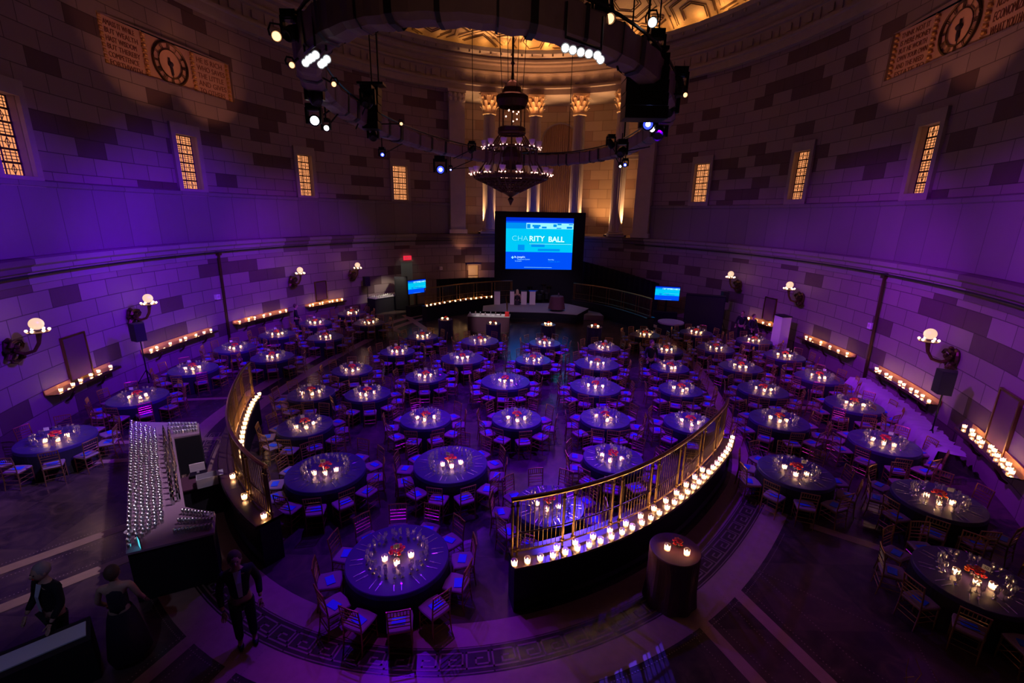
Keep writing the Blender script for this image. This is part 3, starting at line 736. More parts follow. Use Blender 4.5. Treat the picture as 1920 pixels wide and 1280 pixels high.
# flowers: vase, blooms, leaves
flo0 = empty('flower_arrangement')
vz = MB().lathe([(.05, 0), (.07, .02), (.075, .10), (.06, .11)], 14).build('vase', M['glass'], flo0, smooth=True)
rr = random.Random(3); bm_r = MB(); bm_o = MB(); lf = MB()
for k in range(26):
    a = rr.uniform(0, 2*pi); e = rr.uniform(.1, 1.45); d = Vector((cos(a)*cos(e), sin(a)*cos(e), sin(e)*.75)); p = d*.125+Vector((0, 0, .12)); tgt = bm_o if k % 4 == 0 else bm_r
    for j in range(5):
        b_ = 2*pi*j/5; s_ = Vector((cos(b_), sin(b_), .2))*.018; tgt.sphere(p+s_, .022, 6, 4, sc=(1, 1, .7))
    tgt.sphere(p+d*.012, .016, 6, 4)
for k in range(14):
    a = 2*pi*k/14; p = Vector((cos(a)*.08, sin(a)*.08, .11)); d = Vector((cos(a), sin(a), -.1)); n = Vector((-sin(a), cos(a), 0))
    lf.add([p, p+d*.05+n*.02, p+d*.10, p+d*.05-n*.02], [(0, 1, 2, 3)])
r1 = bm_r.build('red_blooms', M['red'], flo0, smooth=True); r2 = bm_o.build('orange_blooms', M['orange'], flo0, smooth=True); r3 = lf.build('leaves', M['leaf'], flo0)
reg(flo0, [vz, r1, r2, r3])
# card on a stem
crd0 = empty('table_number_card'); k1 = MB().box((0, 0, .36), (.11, .006, .09)).build('card', M['card'], crd0)
k2 = MB().tube([(0, 0, 0), (0, 0, .32)], .003, 4).lathe([(.03, 0), (.03, .005), (.004, .01)], 8).build('stand', M['silver'], crd0); reg(crd0, [k1, k2])
# chiavari chair
def chair_parts():
    p = {}
    p['seat_frame'] = MB().prism([(-.19, -.18), (.19, -.18), (.205, .20), (-.205, .20)], .425, .447, 0)
    cu = MB(); vs = []; 
    for z, k_ in ((.447, .98), (.462, 1.03), (.482, .97), (.488, .85)):
        vs += [(-.19*k_, -.175*k_, z), (-.06, -.19*k_, z), (.06, -.19*k_, z), (.19*k_, -.175*k_, z), (.21*k_, .10, z), (.195*k_, .20*k_, z), (0, .225*k_, z), (-.195*k_, .20*k_, z), (-.21*k_, .10, z)]
    fs = [(9*j+i, 9*j+(i+1) % 9, 9*j+9+(i+1) % 9, 9*j+9+i) for j in range(3) for i in range(9)]+[tuple(range(27, 36))]
    cu.add(vs, fs); p['cushion'] = cu
    for i, sx in enumerate((-1, 1)):
        p['leg%d' % i] = MB().tube([(sx*.185, .185, .43), (sx*.185, .19, .22), (sx*.185, .195, 0)], [.014, .015, .010], 6)
        p['leg%d' % (i+2)] = MB().tube([(sx*.175, -.17, .44), (sx*.178, -.18, .22), (sx*.18, -.21, 0)], [.014, .015, .010], 6)
    b_ = MB()
    for sx in (-1, 1): b_.tube([(sx*.175, -.17, .44), (sx*.175, -.185, .65), (sx*.178, -.225, .92)], .0135, 6)
    def by(z): return -.17-.03*(z-.44)/.2 if z < .65 else -.185-.04*(z-.65)/.27
    b_.tube([(-.178, by(.91), .91), (0, by(.91)-.012, .915), (.178, by(.91), .91)], .013, 6); b_.tube([(-.175, by(.79), .79), (.175, by(.79), .79)], .010, 5)
    for z in (.72, .645, .57): b_.tube([(-.175, by(z), z), (.175, by(z), z)], .0095, 5)
    for k_ in range(6): x = -.125+k_*.05; b_.tube([(x, by(.79), .79), (x, by(.91), .91)], .0065, 4, cap=False)
    p['backrest'] = b_
    s_ = MB()
    for z in (.14, .25):
        s_.tube([(-.18, .19, z), (.18, .19, z)], .008, 4); s_.tube([(-.18, -.19, z+.02), (.18, -.19, z+.02)], .008, 4)
        for sx in (-1, 1): s_.tube([(sx*.182, .19, z+.04), (sx*.18, -.19, z+.04)], .008, 4)
    p['stretcher'] = s_
    return p
CP = chair_parts()
chair0 = empty('chiavari_chair'); ch = []
for k_, mb in CP.items(): ch.append(mb.build('leg' if k_.startswith('leg') else k_, M['cushion'] if k_ == 'cushion' else M['gold'], chair0))
reg(chair0, ch)
CH1 = MB()
for k_, mb in CP.items(): CH1.merge(mb, Matrix(), 1 if k_ == 'cushion' else 0)
chair1 = CH1.build('chiavari_chair', [M['gold'], M['cushion']])

# ------------------------------------------------------------------ tables
ORD = ['nearest', 'second', 'third', 'fourth', 'fifth', 'sixth', 'seventh', 'eighth', 'ninth']
COLS = {
 'leftmost wing column': [(-12.38, 11.45), (-12.48, 14.43), (-12.60, 17.38), (-12.66, 20.34), (-12.0, 22.89), (-11.14, 25.56), (-10.02, 28.39)],
 'inner left wing column': [(-10.35, 19.13), (-9.38, 22.54), (-8.17, 25.81)],
 'leftmost railed column': [(-6.06, 12.53), (-6.94, 15.05), (-6.38, 17.6), (-5.22, 20.29), (-4.59, 22.99)],
 'second railed column': [(-4.48, 10.06), (-5.0, 15.12), (-3.32, 16.99)],
 'near centre column': [(-2.03, 7.18), (-1.5, 10.52), (-2.62, 13.17), (-2.16, 19.4), (-1.6, 22.35)],
 'middle railed column': [(.87, 8.84), (.19, 13.3), (-.22, 16.6), (.94, 19.35), (1.63, 22.16)],
 'fourth railed column': [(2.70, 10.94), (2.96, 13.42), (3.13, 16.2), (3.67, 18.97), (4.45, 21.56)],
 'rightmost railed column': [(5.55, 13.21), (6.25, 16.07), (6.69, 18.63), (7.37, 21.29), (7.14, 24.19)],
 'inner right wing column': [(7.19, 10.43), (8.48, 13.53), (9.34, 16.17), (9.79, 18.88), (9.92, 21.74), (10.16, 24.89)],
 'rightmost wing column': [(8.3, 6.9), (9.79, 9.31), (10.7, 12.1), (11.82, 14.91), (12.39, 17.71), (12.65, 20.64), (12.59, 23.34)]}
BIG = {(-2.03, 7.18), (-4.48, 10.06), (-1.5, 10.52), (-.22, 16.6), (-2.16, 19.4), (-1.6, 22.35), (3.13, 16.2), (3.67, 18.97)}
TAB = []
for cn, L_ in COLS.items():
    for i, p in enumerate(L_):
        Rt = .915 if p in BIG else (.84 if 'wing' in cn else .76)
        TAB.append((p[0], p[1], Rt, 12 if p in BIG else 10, '%s table, %s' % (ORD[i], cn)))
TAB.sort(key=lambda t_: hypot(t_[0], t_[1]))
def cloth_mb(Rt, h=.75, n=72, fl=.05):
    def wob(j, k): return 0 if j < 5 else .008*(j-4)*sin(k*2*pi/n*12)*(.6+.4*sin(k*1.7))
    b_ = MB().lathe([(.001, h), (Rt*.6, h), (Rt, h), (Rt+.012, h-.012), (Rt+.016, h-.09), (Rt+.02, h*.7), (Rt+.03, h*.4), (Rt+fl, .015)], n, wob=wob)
    b_.m = [0 if i < 4*n else 1 for i in range(len(b_.f))]; return b_  # skirt faces blackened in colour for the shade below the rim
protoC = {}; protoT = {}
for Rt in (.915, .84, .76):
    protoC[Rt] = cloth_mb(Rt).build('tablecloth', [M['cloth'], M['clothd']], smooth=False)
    e = empty('round_table'); a = MB().lathe([(.001, .742), (Rt-.01, .742), (Rt-.01, .72), (.001, .72)], 32).build('tabletop', M['wood'], e)
    ks = [a]
    for k in range(4):
        an = pi/4+k*pi/2; ks.append(MB().tube([(cos(an)*.45, sin(an)*.45, .72), (cos(an)*.5, sin(an)*.5, 0)], .018, 6).build('leg', M['blackm'], e))
    protoT[Rt] = reg(e, ks)
    protoC[Rt].location = HID
placed = []; chairs = []; seats = []; gls = []; kns = []; fks = []
railI = [(iR0, iR1), (iL0, iL1), (iA0, iA1), (iB0, iB1)]
RP = [rp(i, 0, 0) for a, b_ in railI for i in range(min(a, b_), max(a, b_)+1)]
BARZONE = [at(*p, 1.1) for p in ((280, 795), (300, 870), (290, 960), (290, 1020), (360, 805), (372, 985), (330, 990))]
def blocked(p, r_=.42):
    if any((p-q_).length < .53 for q_ in RP): return True
    if any(hypot(p.x-q_.x, p.y-q_.y) < .85 for q_ in BARZONE): return True
    q5 = p-hall(0, 0); u5, v5 = q5.x*cos(HA)-q5.y*sin(HA), q5.x*sin(HA)+q5.y*cos(HA)
    if (u5/(EA-.75))**2+(v5/(EB-.75))**2 > 1: return True
    if any((p-q_).length < r_ for q_ in placed): return True
    return any(hypot(p.x-t_[0], p.y-t_[1]) < t_[2]+.20 for t_ in TAB)
ORDS = 'first second third fourth fifth sixth seventh eighth ninth tenth eleventh twelfth thirteenth fourteenth fifteenth sixteenth seventeenth eighteenth nineteenth twentieth twenty-first twenty-second twenty-third twenty-fourth twenty-fifth twenty-sixth twenty-seventh twenty-eighth twenty-ninth thirtieth thirty-first thirty-second thirty-third thirty-fourth thirty-fifth thirty-sixth thirty-seventh thirty-eighth thirty-ninth fortieth'.split()
HOURS = ['one', 'two', 'three', 'four', 'five', 'six', 'seven', 'eight', 'nine', 'ten', 'eleven', 'twelve']
rnd = random.Random(11)
first = {}
for ti, (x, y, Rt, n, desc) in enumerate(TAB):
    if first.get(('t', Rt)): t_ = dup(protoT[Rt], (x, y, 0), 0)
    else: t_ = protoT[Rt]; t_.location = (x, y, 0); first[('t', Rt)] = 1
    tag(t_, 'round table hidden under its cloth, '+desc, 'table', 'round banquet tables')
    if first.get(('c', Rt)): c_ = dup(protoC[Rt], (x, y, 0), rnd.uniform(0, 6))
    else: c_ = protoC[Rt]; c_.location = (x, y, 0); first[('c', Rt)] = 1
    tag(c_, 'navy cloth with floor-length skirt blackened for shade, '+desc, 'tablecloth', 'navy tablecloths on the round tables')
    ph = rnd.uniform(0, 2*pi/n); view = atan2(-y, -x)
    used = set()
    for k in range(n):
        a = ph+2*pi*k/n
        hr = int(round(((view-a)/(2*pi)*12+6))) % 12
        while hr in used: hr = (hr+1) % 12
        used.add(hr); hn = HOURS[(hr-1) % 12]
        seats.append((x, y, Rt, a))
        p = Vector((x+cos(a)*(Rt+.27), y+sin(a)*(Rt+.27), 0))
        if not blocked(p):
            placed.append(p); jr = rnd.uniform(-.12, .12)
            chairs.append((p+Vector((rnd.uniform(-.03, .03), rnd.uniform(-.03, .03), 0)), a+pi/2+jr, "%s o'clock seat" % hn, desc))
        kd = "%s o'clock place, %s" % (hn, desc)
        kns.append((Vector((x+cos(a-.085)*Rt*.80, y+sin(a-.085)*Rt*.80, .752)), a+pi/2, kd, desc)); fks.append((Vector((x+cos(a+.085)*Rt*.80, y+sin(a+.085)*Rt*.80, .752)), a+pi/2, kd, desc))
        for da, rr_, gn in ((-.10, .58, 'left'), (.06, .50, 'inner'), (.16, .59, 'right')): gls.append((Vector((x+cos(a+da)*Rt*rr_, y+sin(a+da)*Rt*rr_, .752)), 0, gn+' of '+kd, desc))
    # centre: flowers, card, three votive candles
    f = flo0 if ti == 0 else dup(flo0); f.location = (x, y, .75); f.rotation_euler.z = rnd.uniform(0, 6)
    tag(f, 'red flowers in low glass vase, '+desc, 'flowers', 'red flower centrepieces')
    cd = crd0 if ti == 0 else dup(crd0); cd.location = (x+rnd.uniform(-.05, .05), y-.17, .752); cd.rotation_euler.z = rnd.uniform(-.4, .4)+atan2(x, y)*-.8
    tag(cd, 'small grey number card on stem, '+desc, 'card', 'table number cards')
    if ti < 9:
        nb = {0: '10', 1: '43', 2: '9', 3: '30', 4: '8', 5: '7', 6: '42', 7: '44', 8: '11'}[ti]
        tb = text_mesh(nb, .07, 'n', .0005, 'CENTER'); tb.v = [(v[0], -.004, .335+v[1]) for v in tb.v]; tb.build('number', M['ink'], cd)
    for k, (an, w_) in enumerate(((200, 'left'), (270, 'front'), (335, 'right'))):
        an = R(an+rnd.uniform(-14, 14))+(view+pi/2); rr_ = .24+rnd.uniform(-.02, .05)
        v_ = vot0 if (ti == 0 and k == 0) else dup(vot0); v_.location = (x+cos(an)*rr_, y+sin(an)*rr_, .752)
        tag(v_, 'lit votive, %s of flowers, %s' % (w_, desc), 'candle', 'votive candles on the round tables')
def cut(L_, key_=lambda e: e[0].length, n=300):
    L_.sort(key=key_); return L_[:n], L_[n:]
ca, cb_ = cut(chairs)
for i, (p, rz, s_, desc) in enumerate(ca):
    src = chair0 if i < 150 else chair1
    o = src if i in (0, 150) else dup(src)
    o.location = p; o.rotation_euler.z = rz; tag(o, 'gold slat-back chair, %s, %s' % (s_, desc), 'chair', 'gold chiavari chairs at the round tables')
    q_ = prog0 if i == 0 else dup(prog0)
    q_.location = Vector((p.x, p.y, .489))+Vector((rnd.uniform(-.03, .03), rnd.uniform(-.03, .03), 0)); q_.rotation_euler.z = rz+rnd.uniform(-.4, .4)
    tag(q_, 'bright blue booklet on cushion, %s, %s' % (s_, desc), 'booklet', 'blue booklets on the chair seats')
st = MB(); sp_ = MB()
for p, rz, s_, desc in cb_:
    M4 = Matrix.Translation(p) @ Matrix.Rotation(rz, 4, 'Z'); st.merge(CH1, M4)
    sp_.merge(prog, Matrix.Translation((p.x, p.y, .489)) @ Matrix.Rotation(rz, 4, 'Z'))
if cb_:
    tag(st.build('chiavari_chairs', [M['gold'], M['cushion']]), 'mass of distant gold chairs round the farthest tables', 'chairs', kind='stuff')
    tag(sp_.build('program_booklets', M['blue']), 'blue booklets on the farthest chair seats', 'booklets', kind='stuff')
def spread(L_, src, mbs, m, nm, lab, cat, grp, stlab, rot):
    a, b_ = cut(L_)
    for i, e in enumerate(a):
        o = src if i == 0 else dup(src); o.location = e[0]
        if rot: o.rotation_euler.z = e[1]
        tag(o, lab+e[2], cat, grp+e[3])
    s_ = MB()
    for e in b_: s_.merge(mbs, Matrix.Translation(e[0]) @ (Matrix.Rotation(e[1], 4, 'Z') if rot else Matrix()))
    tag(s_.build(nm, m, smooth=not rot), stlab, cat, kind='stuff')
GLOW = MB().lathe([(.03, 0), (.006, .008), (.005, .085), (.036, .125), (.031, .19)], 7)
spread(gls, wine0, GLOW, M['glass'], 'wine_glasses', 'stemmed glass, ', 'glass', 'stemmed glasses, ', 'ring after ring of glasses on all the farther tables', False)
spread(kns, knife0, knife, M['silver'], 'knives', 'silver knife, ', 'knife', 'knives, ', 'silver knives on the farther tables', True)
spread(fks, fork0, fork, M['silver'], 'forks', 'silver fork, ', 'fork', 'forks, ', 'silver forks on the farther tables', True)

# votive candles along the coping of the railings
def rail_candles(i0, i1, n, offs, lab, grp, s0=0, s1=1):
    st_ = 1 if i1 > i0 else -1; pts = [i0+(i1-i0)*(s0+(s1-s0)*k/(n-1)) for k in range(n)]
    for row, off in enumerate(offs):
        for k, f in enumerate(pts):
            if row and rnd.random() < .25: continue
            j = int(math.floor(f)); p = rp(j, off, .985).lerp(rp(j+1, off, .985), f-j)
            v_ = dup(vot0); v_.location = p
            tag(v_, lab % ORDS[k], 'candle', grp)
rail_candles(iR0, iR1, 31, (.25,), 'lit votive on outer edge of right railing ledge, %s from near end', 'votive candles on the right railing ledge', .0, 1)
rail_candles(iR0, iR1, 12, (.10,), 'lit votive close to balusters of right railing, %s from near end', 'votive candles on the right railing ledge', .12, .7)
rail_candles(iL0, iL1, 17, (-.17,), 'lit votive on inner ledge of left railing, %s from near end', 'votive candles on the left railing ledge', .42, 1)
rail_candles(iL0, iL1, 3, (.1,), 'lone lit votive at near part of left railing, %s of three', 'votive candles on the left railing ledge', .02, .3)
rail_candles(iA0, iA1, 14, (-.17,), 'lit votive on railing left of the stage, %s from stage', 'votive candles on the far left railing', .25, 1)

# ------------------------------------------------------------------ chandelier
CX, CYY = -.15, 19.0
ch_ = empty('chandelier', (CX, CYY, 7.2), 0, 'huge tiered bronze chandelier with rosy bulbs hanging in mid hall', 'chandelier')
b_ = MB()
PB = [(.02, 0), (.07, .12), (.12, .22), (.05, .30), (.14, .36), (.35, .48), (.75, .68), (1.1, .86), (1.36, .95), (1.42, 1.02)]
b_.lathe(PB[:6], 16); b_.lathe([(1.30, .93), (1.40, .96), (1.42, 1.04), (1.32, 1.08)], 40)
for r_, z in ((.55, .58), (.75, .68), (.95, .79), (1.12, .87)): b_.tube([(r_*cos(2*pi*k/40), r_*sin(2*pi*k/40), z) for k in range(40)], .028, 5, closed=True)
for k in range(32):
    a = 2*pi*k/32; b_.tube([(r_*cos(a), r_*sin(a), z) for r_, z in PB[5:]], .022, 5)
    if k % 2: b_.tube([(.5*cos(a), .5*sin(a), .56), (.85*cos(a+.1), .85*sin(a+.1), .73), (1.3*cos(a+.2), 1.3*sin(a+.2), .92)], .02, 5)
for k in range(32):
    a = 2*pi*k/32; b_.tube([(1.4*cos(a), 1.4*sin(a), .98), (1.46*cos(a), 1.46*sin(a), 1.14)], .03, 5)
b_.build('bowl', M['bronzed'], ch_)
for r_, z in ((1.36, 1.06), (.98, 2.06), (.49, 2.62), (.49, 3.8)):
    MB().tube([(r_*cos(2*pi*k/48), r_*sin(2*pi*k/48), z) for k in range(48)], .045, 6, closed=True).build('ring', M['bronzed'], ch_)
fr = MB()
for k in range(16):
    a = 2*pi*k/16; q_ = lambda r_, z: (r_*cos(a), r_*sin(a), z)
    fr.tube([q_(1.36, 1.06), q_(1.2, 1.3), q_(1.0, 1.6), q_(.98, 2.06)], .022, 5); fr.tube([q_(.98, 2.06), q_(.8, 2.1), q_(.52, 2.5)], .02, 5)
    fr.tube([q_(.25, .6), q_(.5, 1.1), q_(.3, 1.7), q_(.15, 2.2)], .018, 5)
fr.sphere((0, 0, 1.75), .38, 14, 10, sc=(1, 1, 1.2)); fr.build('scroll_frame', M['bronzed'], ch_)
cg = MB()
for k in range(8):
    a = 2*pi*k/8; cg.tube([(.47*cos(a), .47*sin(a), 2.6), (.47*cos(a), .47*sin(a), 3.85)], .02, 5)
cg.lathe([(.50, 2.55), (.52, 2.62), (.52, 2.78), (.46, 2.82)], 24); cg.lathe([(.50, 3.5), (.60, 3.72), (.60, 3.86), (.52, 3.92)], 24); cg.tube([(0, 0, .4), (0, 0, 3.9)], .03, 6)
cg.build('lantern_cage', M['bronzed'], ch_)
MB().lathe([(.52, 3.9), (.40, 3.95), (.33, 4.15), (.2, 4.32), (.06, 4.42), (.04, 4.9), (.10, 4.95), (.04, 5.05)], 20).build('dome', M['bronzed'], ch_)
MB().tube([(0, 0, 4.4), (0, 0, 13.7)], .045, 6).build('rod', M['bronzed'], ch_)
def arm_ring(R_, z, n, nb):
    for k in range(n):
        a = 2*pi*(k+.5)/n; d = Vector((cos(a), sin(a), 0)); e = Vector((-sin(a), cos(a), 0)); p = d*R_
        s_ = MB().tube([d*(R_-.28)+Vector((0, 0, z-.1)), d*(R_-.1)+Vector((0, 0, z-.16)), p+Vector((0, 0, z+.05))], .016, 5)
        s_.lathe([(.05, z+.03), (.10, z+.12), (.125, z+.22), (.11, z+.22), (.04, z+.06)], 12, c=(p.x, p.y, 0), mi=1)
        o = s_.build('candle_arm', [M['bronzed'], M['opal']], ch_)
        for j in range(nb):
            an = 2*pi*j/nb; bb = MB().sphere(p+d*.10*cos(an)+e*.12*sin(an)+Vector((0, 0, z+.0)), .021, 8, 6); bb.build('bulb', M['pinkbulb'], o, smooth=True)
arm_ring(1.52, 1.12, 16, 5); arm_ring(1.06, 2.08, 12, 4)
for k in range(9):
    a = 2*pi*k/9; MB().sphere((.24*cos(a), .24*sin(a), 3.35-.14*(k % 3)+.1*(k % 2)), .028, 8, 6).build('bulb', M['pinkbulb'], ch_, smooth=True)
for k in range(4):
    a = k*pi/2+.4; MB().tube([(.4*cos(a), .4*sin(a), 3.95), (1.0*cos(a), 1.0*sin(a), 12.9)], .012, 4).build('hanging_chain', M['blackm'], ch_)

# ------------------------------------------------------------------ oval lighting truss
TC = Vector((0, 14.84, 9.3)); TA, TB_, TR = 4.08, 8.42, R(8.6)
def tp(a, off=0, z=0):
    x, y = (TA+off)*sin(a), (TB_+off)*cos(a); return Vector((TC.x+x*cos(TR)+y*sin(TR), TC.y-x*sin(TR)+y*cos(TR), TC.z+z))
tr = empty('lighting_truss', TC, 0, 'big oval truss wrapped in mauve fabric hanging under the ceiling', 'truss')
inv = -TC
NT_ = 220; fb = MB(); vs = []
for k in range(NT_):
    a = 2*pi*k/NT_; rr_ = .02*sin(k*1.9)+.012*sin(k*5.3)
    for (o, z) in ((-.21, -.16), (-.12, -.22), (.12, -.22), (.21, -.16), (.23, .2), (.14, .26), (-.14, .26), (-.23, .2)): vs.append(tp(a, o*(1+rr_*2), z*(1+rr_*3)))
fb.add(vs, [(8*k+j, 8*k+(j+1) % 8, 8*((k+1) % NT_)+(j+1) % 8, 8*((k+1) % NT_)+j) for k in range(NT_) for j in range(8)])
q_ = fb.build('fabric_wrap', M['fabric'], tr); q_.location = inv
for o_, z_ in ((-.2, .3), (.2, .3)):
    q_ = MB().tube([tp(2*pi*k/90, o_, z_) for k in range(90)], .025, 5, closed=True).build('chord', M['blackm'], tr); q_.location = inv
for k in range(46):
    a = 2*pi*k/46+.05+.02*sin(k*2.3); sb_ = MB(); w_ = .003+.004*(k % 3)
    vs = []
    for aa in (a-w_, a+w_):
        for (o, z) in ((-.23, -.17), (-.12, -.245), (.12, -.245), (.23, -.17), (.25, .23), (-.25, .23)): vs.append(tp(aa, o, z))
    sb_.add(vs, [(j, (j+1) % 6, 6+(j+1) % 6, 6+j) for j in range(6)]); q_ = sb_.build('strap', M['dark'], tr); q_.location = inv
for k, a in enumerate((-2.75, -1.6, -.75, .3, 1.0, 2.2)):
    p = tp(a, 0, .3); q_ = MB().tube([p, (p.x, p.y, 19.3)], .03 if k in (1, 4) else .014, 5).build('suspension_cable', M['blackm'], tr); q_.location = inv

# fixtures on the truss
def bracket(o, loc, rot=None):
    q_ = min((tp(2*pi*k/120) for k in range(120)), key=lambda v: (v-loc).length); d_ = q_-loc
    if d_.length > 3: return
    e_ = MB().tube([(0, 0, 0), (0, 0, .0), tuple(d_)] if False else [(0, 0, 0), tuple(d_)], .018, 5).build('bracket', M['blackm'], o)
    if rot: e_.rotation_euler = rot
def par(loc, aim, lab, lens='lampo', s=1.0, nm='par_lamp', grp='stage lamps along the truss'):
    """can with yoke: body along local -Z"""
    loc = Vector(loc); o = empty(nm, loc, 0, lab, 'stage lamp', grp); o.rotation_euler = (Vector(aim)-loc).to_track_quat('-Z', 'Y').to_euler()
    MB().lathe([(.05*s, .28*s), (.09*s, .24*s), (.11*s, .1*s), (.11*s, -.2*s), (.13*s, -.24*s), (.115*s, -.24*s), (.10*s, -.18*s)], 14).build('housing', M['blackm'], o)
    MB().lathe([(.001, -.17*s), (.06*s, -.175*s), (.10*s, -.17*s)], 14).build('lens', M[lens], o)
    y = MB().tube([(-.14*s, 0, 0), (-.16*s, .12*s, .1*s), (-.1*s, .26*s, .12*s), (.1*s, .26*s, .12*s), (.16*s, .12*s, .1*s), (.14*s, 0, 0)], .014, 4); y.build('yoke', M['blackm'], o); bracket(o, loc, o.rotation_euler.to_matrix().inverted().to_euler())
    return o
def mover(loc, aim, lab, lens='lampb', s=1.0):
    loc = Vector(loc); o = empty('moving_head_lamp', loc, 0, lab, 'stage lamp', 'moving head lamps under the truss')
    MB().box((0, 0, .34*s), (.34*s, .34*s, .16*s)).build('base', M['blackm'], o)
    y = MB().box((-.2*s, 0, .12*s), (.06*s, .14*s, .42*s)).box((.2*s, 0, .12*s), (.06*s, .14*s, .42*s)).box((0, 0, .27*s), (.42*s, .16*s, .05*s)); y.build('yoke', M['blackm'], o)
    hq = MB().lathe([(.03*s, .26*s), (.13*s, .2*s), (.16*s, 0), (.15*s, -.16*s), (.11*s, -.2*s), (.09*s, -.17*s)], 16).build('head', M['blackm'], o, smooth=True)
    hq.rotation_euler = (Vector(aim)-loc).to_track_quat('-Z', 'Y').to_euler()
    ln_ = MB().lathe([(.001, -.172*s), (.055*s, -.176*s), (.115*s, -.205*s)], 14)
    if lens == 'lampb': ln_.m = [0]*14+[1]*14
    ln_.build('lens', [M[lens], M['lampr']], hq)
    bracket(o, loc+Vector((0, 0, .4*s)))
    if loc.z < 9.25: MB().tube([(0, 0, .4*s), (0, 0, 9.35-loc.z)], .02, 5).build('hanger', M['blackm'], o)
    return o
CAMP = Vector((0, 0, H))
# bright moving heads seen as blue and white stars
mv = [((590, 226), 'white-blue moving head glaring at far left of truss', 'lampw', 1.25), ((612, 240), 'small white moving head just right of the glaring left one', 'lampw', .8),
      ((717, 290), 'small white-blue moving head under left side of truss', 'lampb', .9), ((826, 318), 'brightest blue starry moving head left of the chandelier', 'lampb', 2.2),
      ((845, 318), 'small blue lamp right beside the brightest one', 'lampb', .7), ((1215, 233), 'bright blue moving head at right of truss', 'lampb', 1.4), ((1223, 242), 'small white lamp touching the bright blue right one', 'lampw', .8),
      ((1172, 309), 'lower pair of blue lamps right of columns, right one', 'lampb', .9), ((1163, 312), 'lower pair of blue lamps right of columns, left one', 'lampw', .6)]
for (px, lb, ln, s_) in mv:
    p = at(px[0], px[1], 8.75); mover((p.x, p.y, 8.75), CAMP, lb, ln, s_*.62)
# dark moving heads and cans hanging from or standing on the ring
k_ = 0
for (px, z, s_, lb) in [((548, 62), 9.35, .9, 'dark moving head at upper far left corner of truss'), ((690, 190), 9.6, 1.2, 'dark moving head inside the left side of truss'), ((590, 180), 9.0, 1.1, 'dark moving head low on left side of truss'),
                        ((1270, 165), 9.4, 1.2, 'dark moving head outside right side of truss'), ((1255, 205), 9.1, 1.2, 'dark moving head lower outside right of truss'), ((885, 280), 9.3, 1.0, 'dark moving head left of the chandelier tiers'),
                        ((1145, 270), 9.5, 1.1, 'dark moving head on far right part of truss'), ((1128, 15), 9.9, 1.0, 'dark moving head against the gold ceiling'), ((1228, 95), 9.6, 1.0, 'dark moving head beside right suspension pipe'),
                        ((700, 255), 8.9, 1.0, 'dark moving head under lower left of truss'), ((1235, 250), 8.9, 1.3, 'dark moving head under right bend of truss'), ((1165, 285), 8.8, 1.2, 'dark moving head above the lower blue pair')]:
    p = at(px[0], px[1], z); mover(p, p+Vector((rnd.uniform(-1, 1), rnd.uniform(-1.5, .5), -1)), lb, 'dark', s_*.72)
for (px, z, lb) in [((518, 68), 9.3, 'amber can lamp glowing at extreme left of truss'), ((605, 6), 9.6, 'amber can lamp above upper left truss'), ((1222, 42), 9.8, 'bright can lamp against the gold ceiling edge'),
                    ((545, 122), 9.0, 'small amber can lamp left of the white lamp bank'), ((627, 158), 9.1, 'small can lamp inside left truss'), ((738, 5), 9.7, 'dim red can lamp over front of truss'),
                    ((752, 232), 9.3, 'small can lamp inside lower left truss'), ((1140, 35), 9.5, 'dim copper can lamp hanging before the ceiling'), ((1283, 178), 9.2, 'tiny amber can lamp at far right'), ((1188, 85), 9.6, 'small can lamp on right upper truss')]:
    p = at(px[0], px[1], z); a = par(p, CAMP+Vector((rnd.uniform(-4, 4), 0, 0)), lb, 'lampw' if px[0] in (1222,) else 'lampo', .6 if px[0] in (1222, 518, 1140) else .4)
# two banks of white lamps
def bank(pxs, z, lab):
    P = [at(x, y, z) for x, y in pxs]; c = sum(P, Vector())/len(P); o = empty('lamp_bank', c, 0, lab, 'stage lamp')
    for p in P:
        d = (CAMP-p).normalized(); rot = d.to_track_quat('-Z', 'Y').to_matrix().to_4x4(); M4 = Matrix.Translation(p-c) @ rot
        cn = MB().lathe([(.03, .16), (.05, .12), (.052, -.06), (.056, -.08)], 12, M4=M4).build('lamp_can', M['blackm'], o)
        MB().lathe([(.001, -.055), (.045, -.055)], 14, M4=M4).build('lens', M['lampw'], cn)
    MB().tube([P[0]-c+Vector((0, 0, .12)), P[-1]-c+Vector((0, 0, .12))], .02, 5).build('bar', M['blackm'], o)
    for e_ in (P[0], P[-1]): MB().tube([e_-c+Vector((0, 0, .12)), e_-c+Vector((0, 0, 9.35-c.z))], .015, 5).build('hanger', M['blackm'], o)
bank([(573, 118), (579, 112), (585, 108), (592, 103)], 8.9, 'left white lamp bank under the truss, left row of four')
bank([(602, 121), (607, 117), (613, 111)], 8.9, 'left white lamp bank under the truss, right row of three')
bank([(1060, 90), (1074, 94), (1089, 98), (1104, 101), (1120, 104), (1126, 112)], 8.85, 'row of six white lamps under right front of truss')
# black loudspeaker arrays hanging by the ring
for (px, z, lb) in [((1205, 175), 9.0, 'big black loudspeaker array hanging at right of truss'), ((700, 210), 9.5, 'black loudspeaker array hanging inside left of truss')]:
    p = at(px[0], px[1], z); o = empty('speaker_array', p, atan2(p.x, -p.y)*0, lb, 'loudspeaker')
    for k in range(5): MB().box((0, -.05*k, .5-.22*k), (.75 if px[0] > 1000 else .42, .4, .2)).build('cabinet', M['blackm'], o)
    MB().box((0, 0, .68), (.7, .4, .06)).build('flying_frame', M['blackm'], o)
    MB().tube([(0, 0, .7), (0, 0, 19.0-p.z)], .02, 5).build('chain', M['blackm'], o)

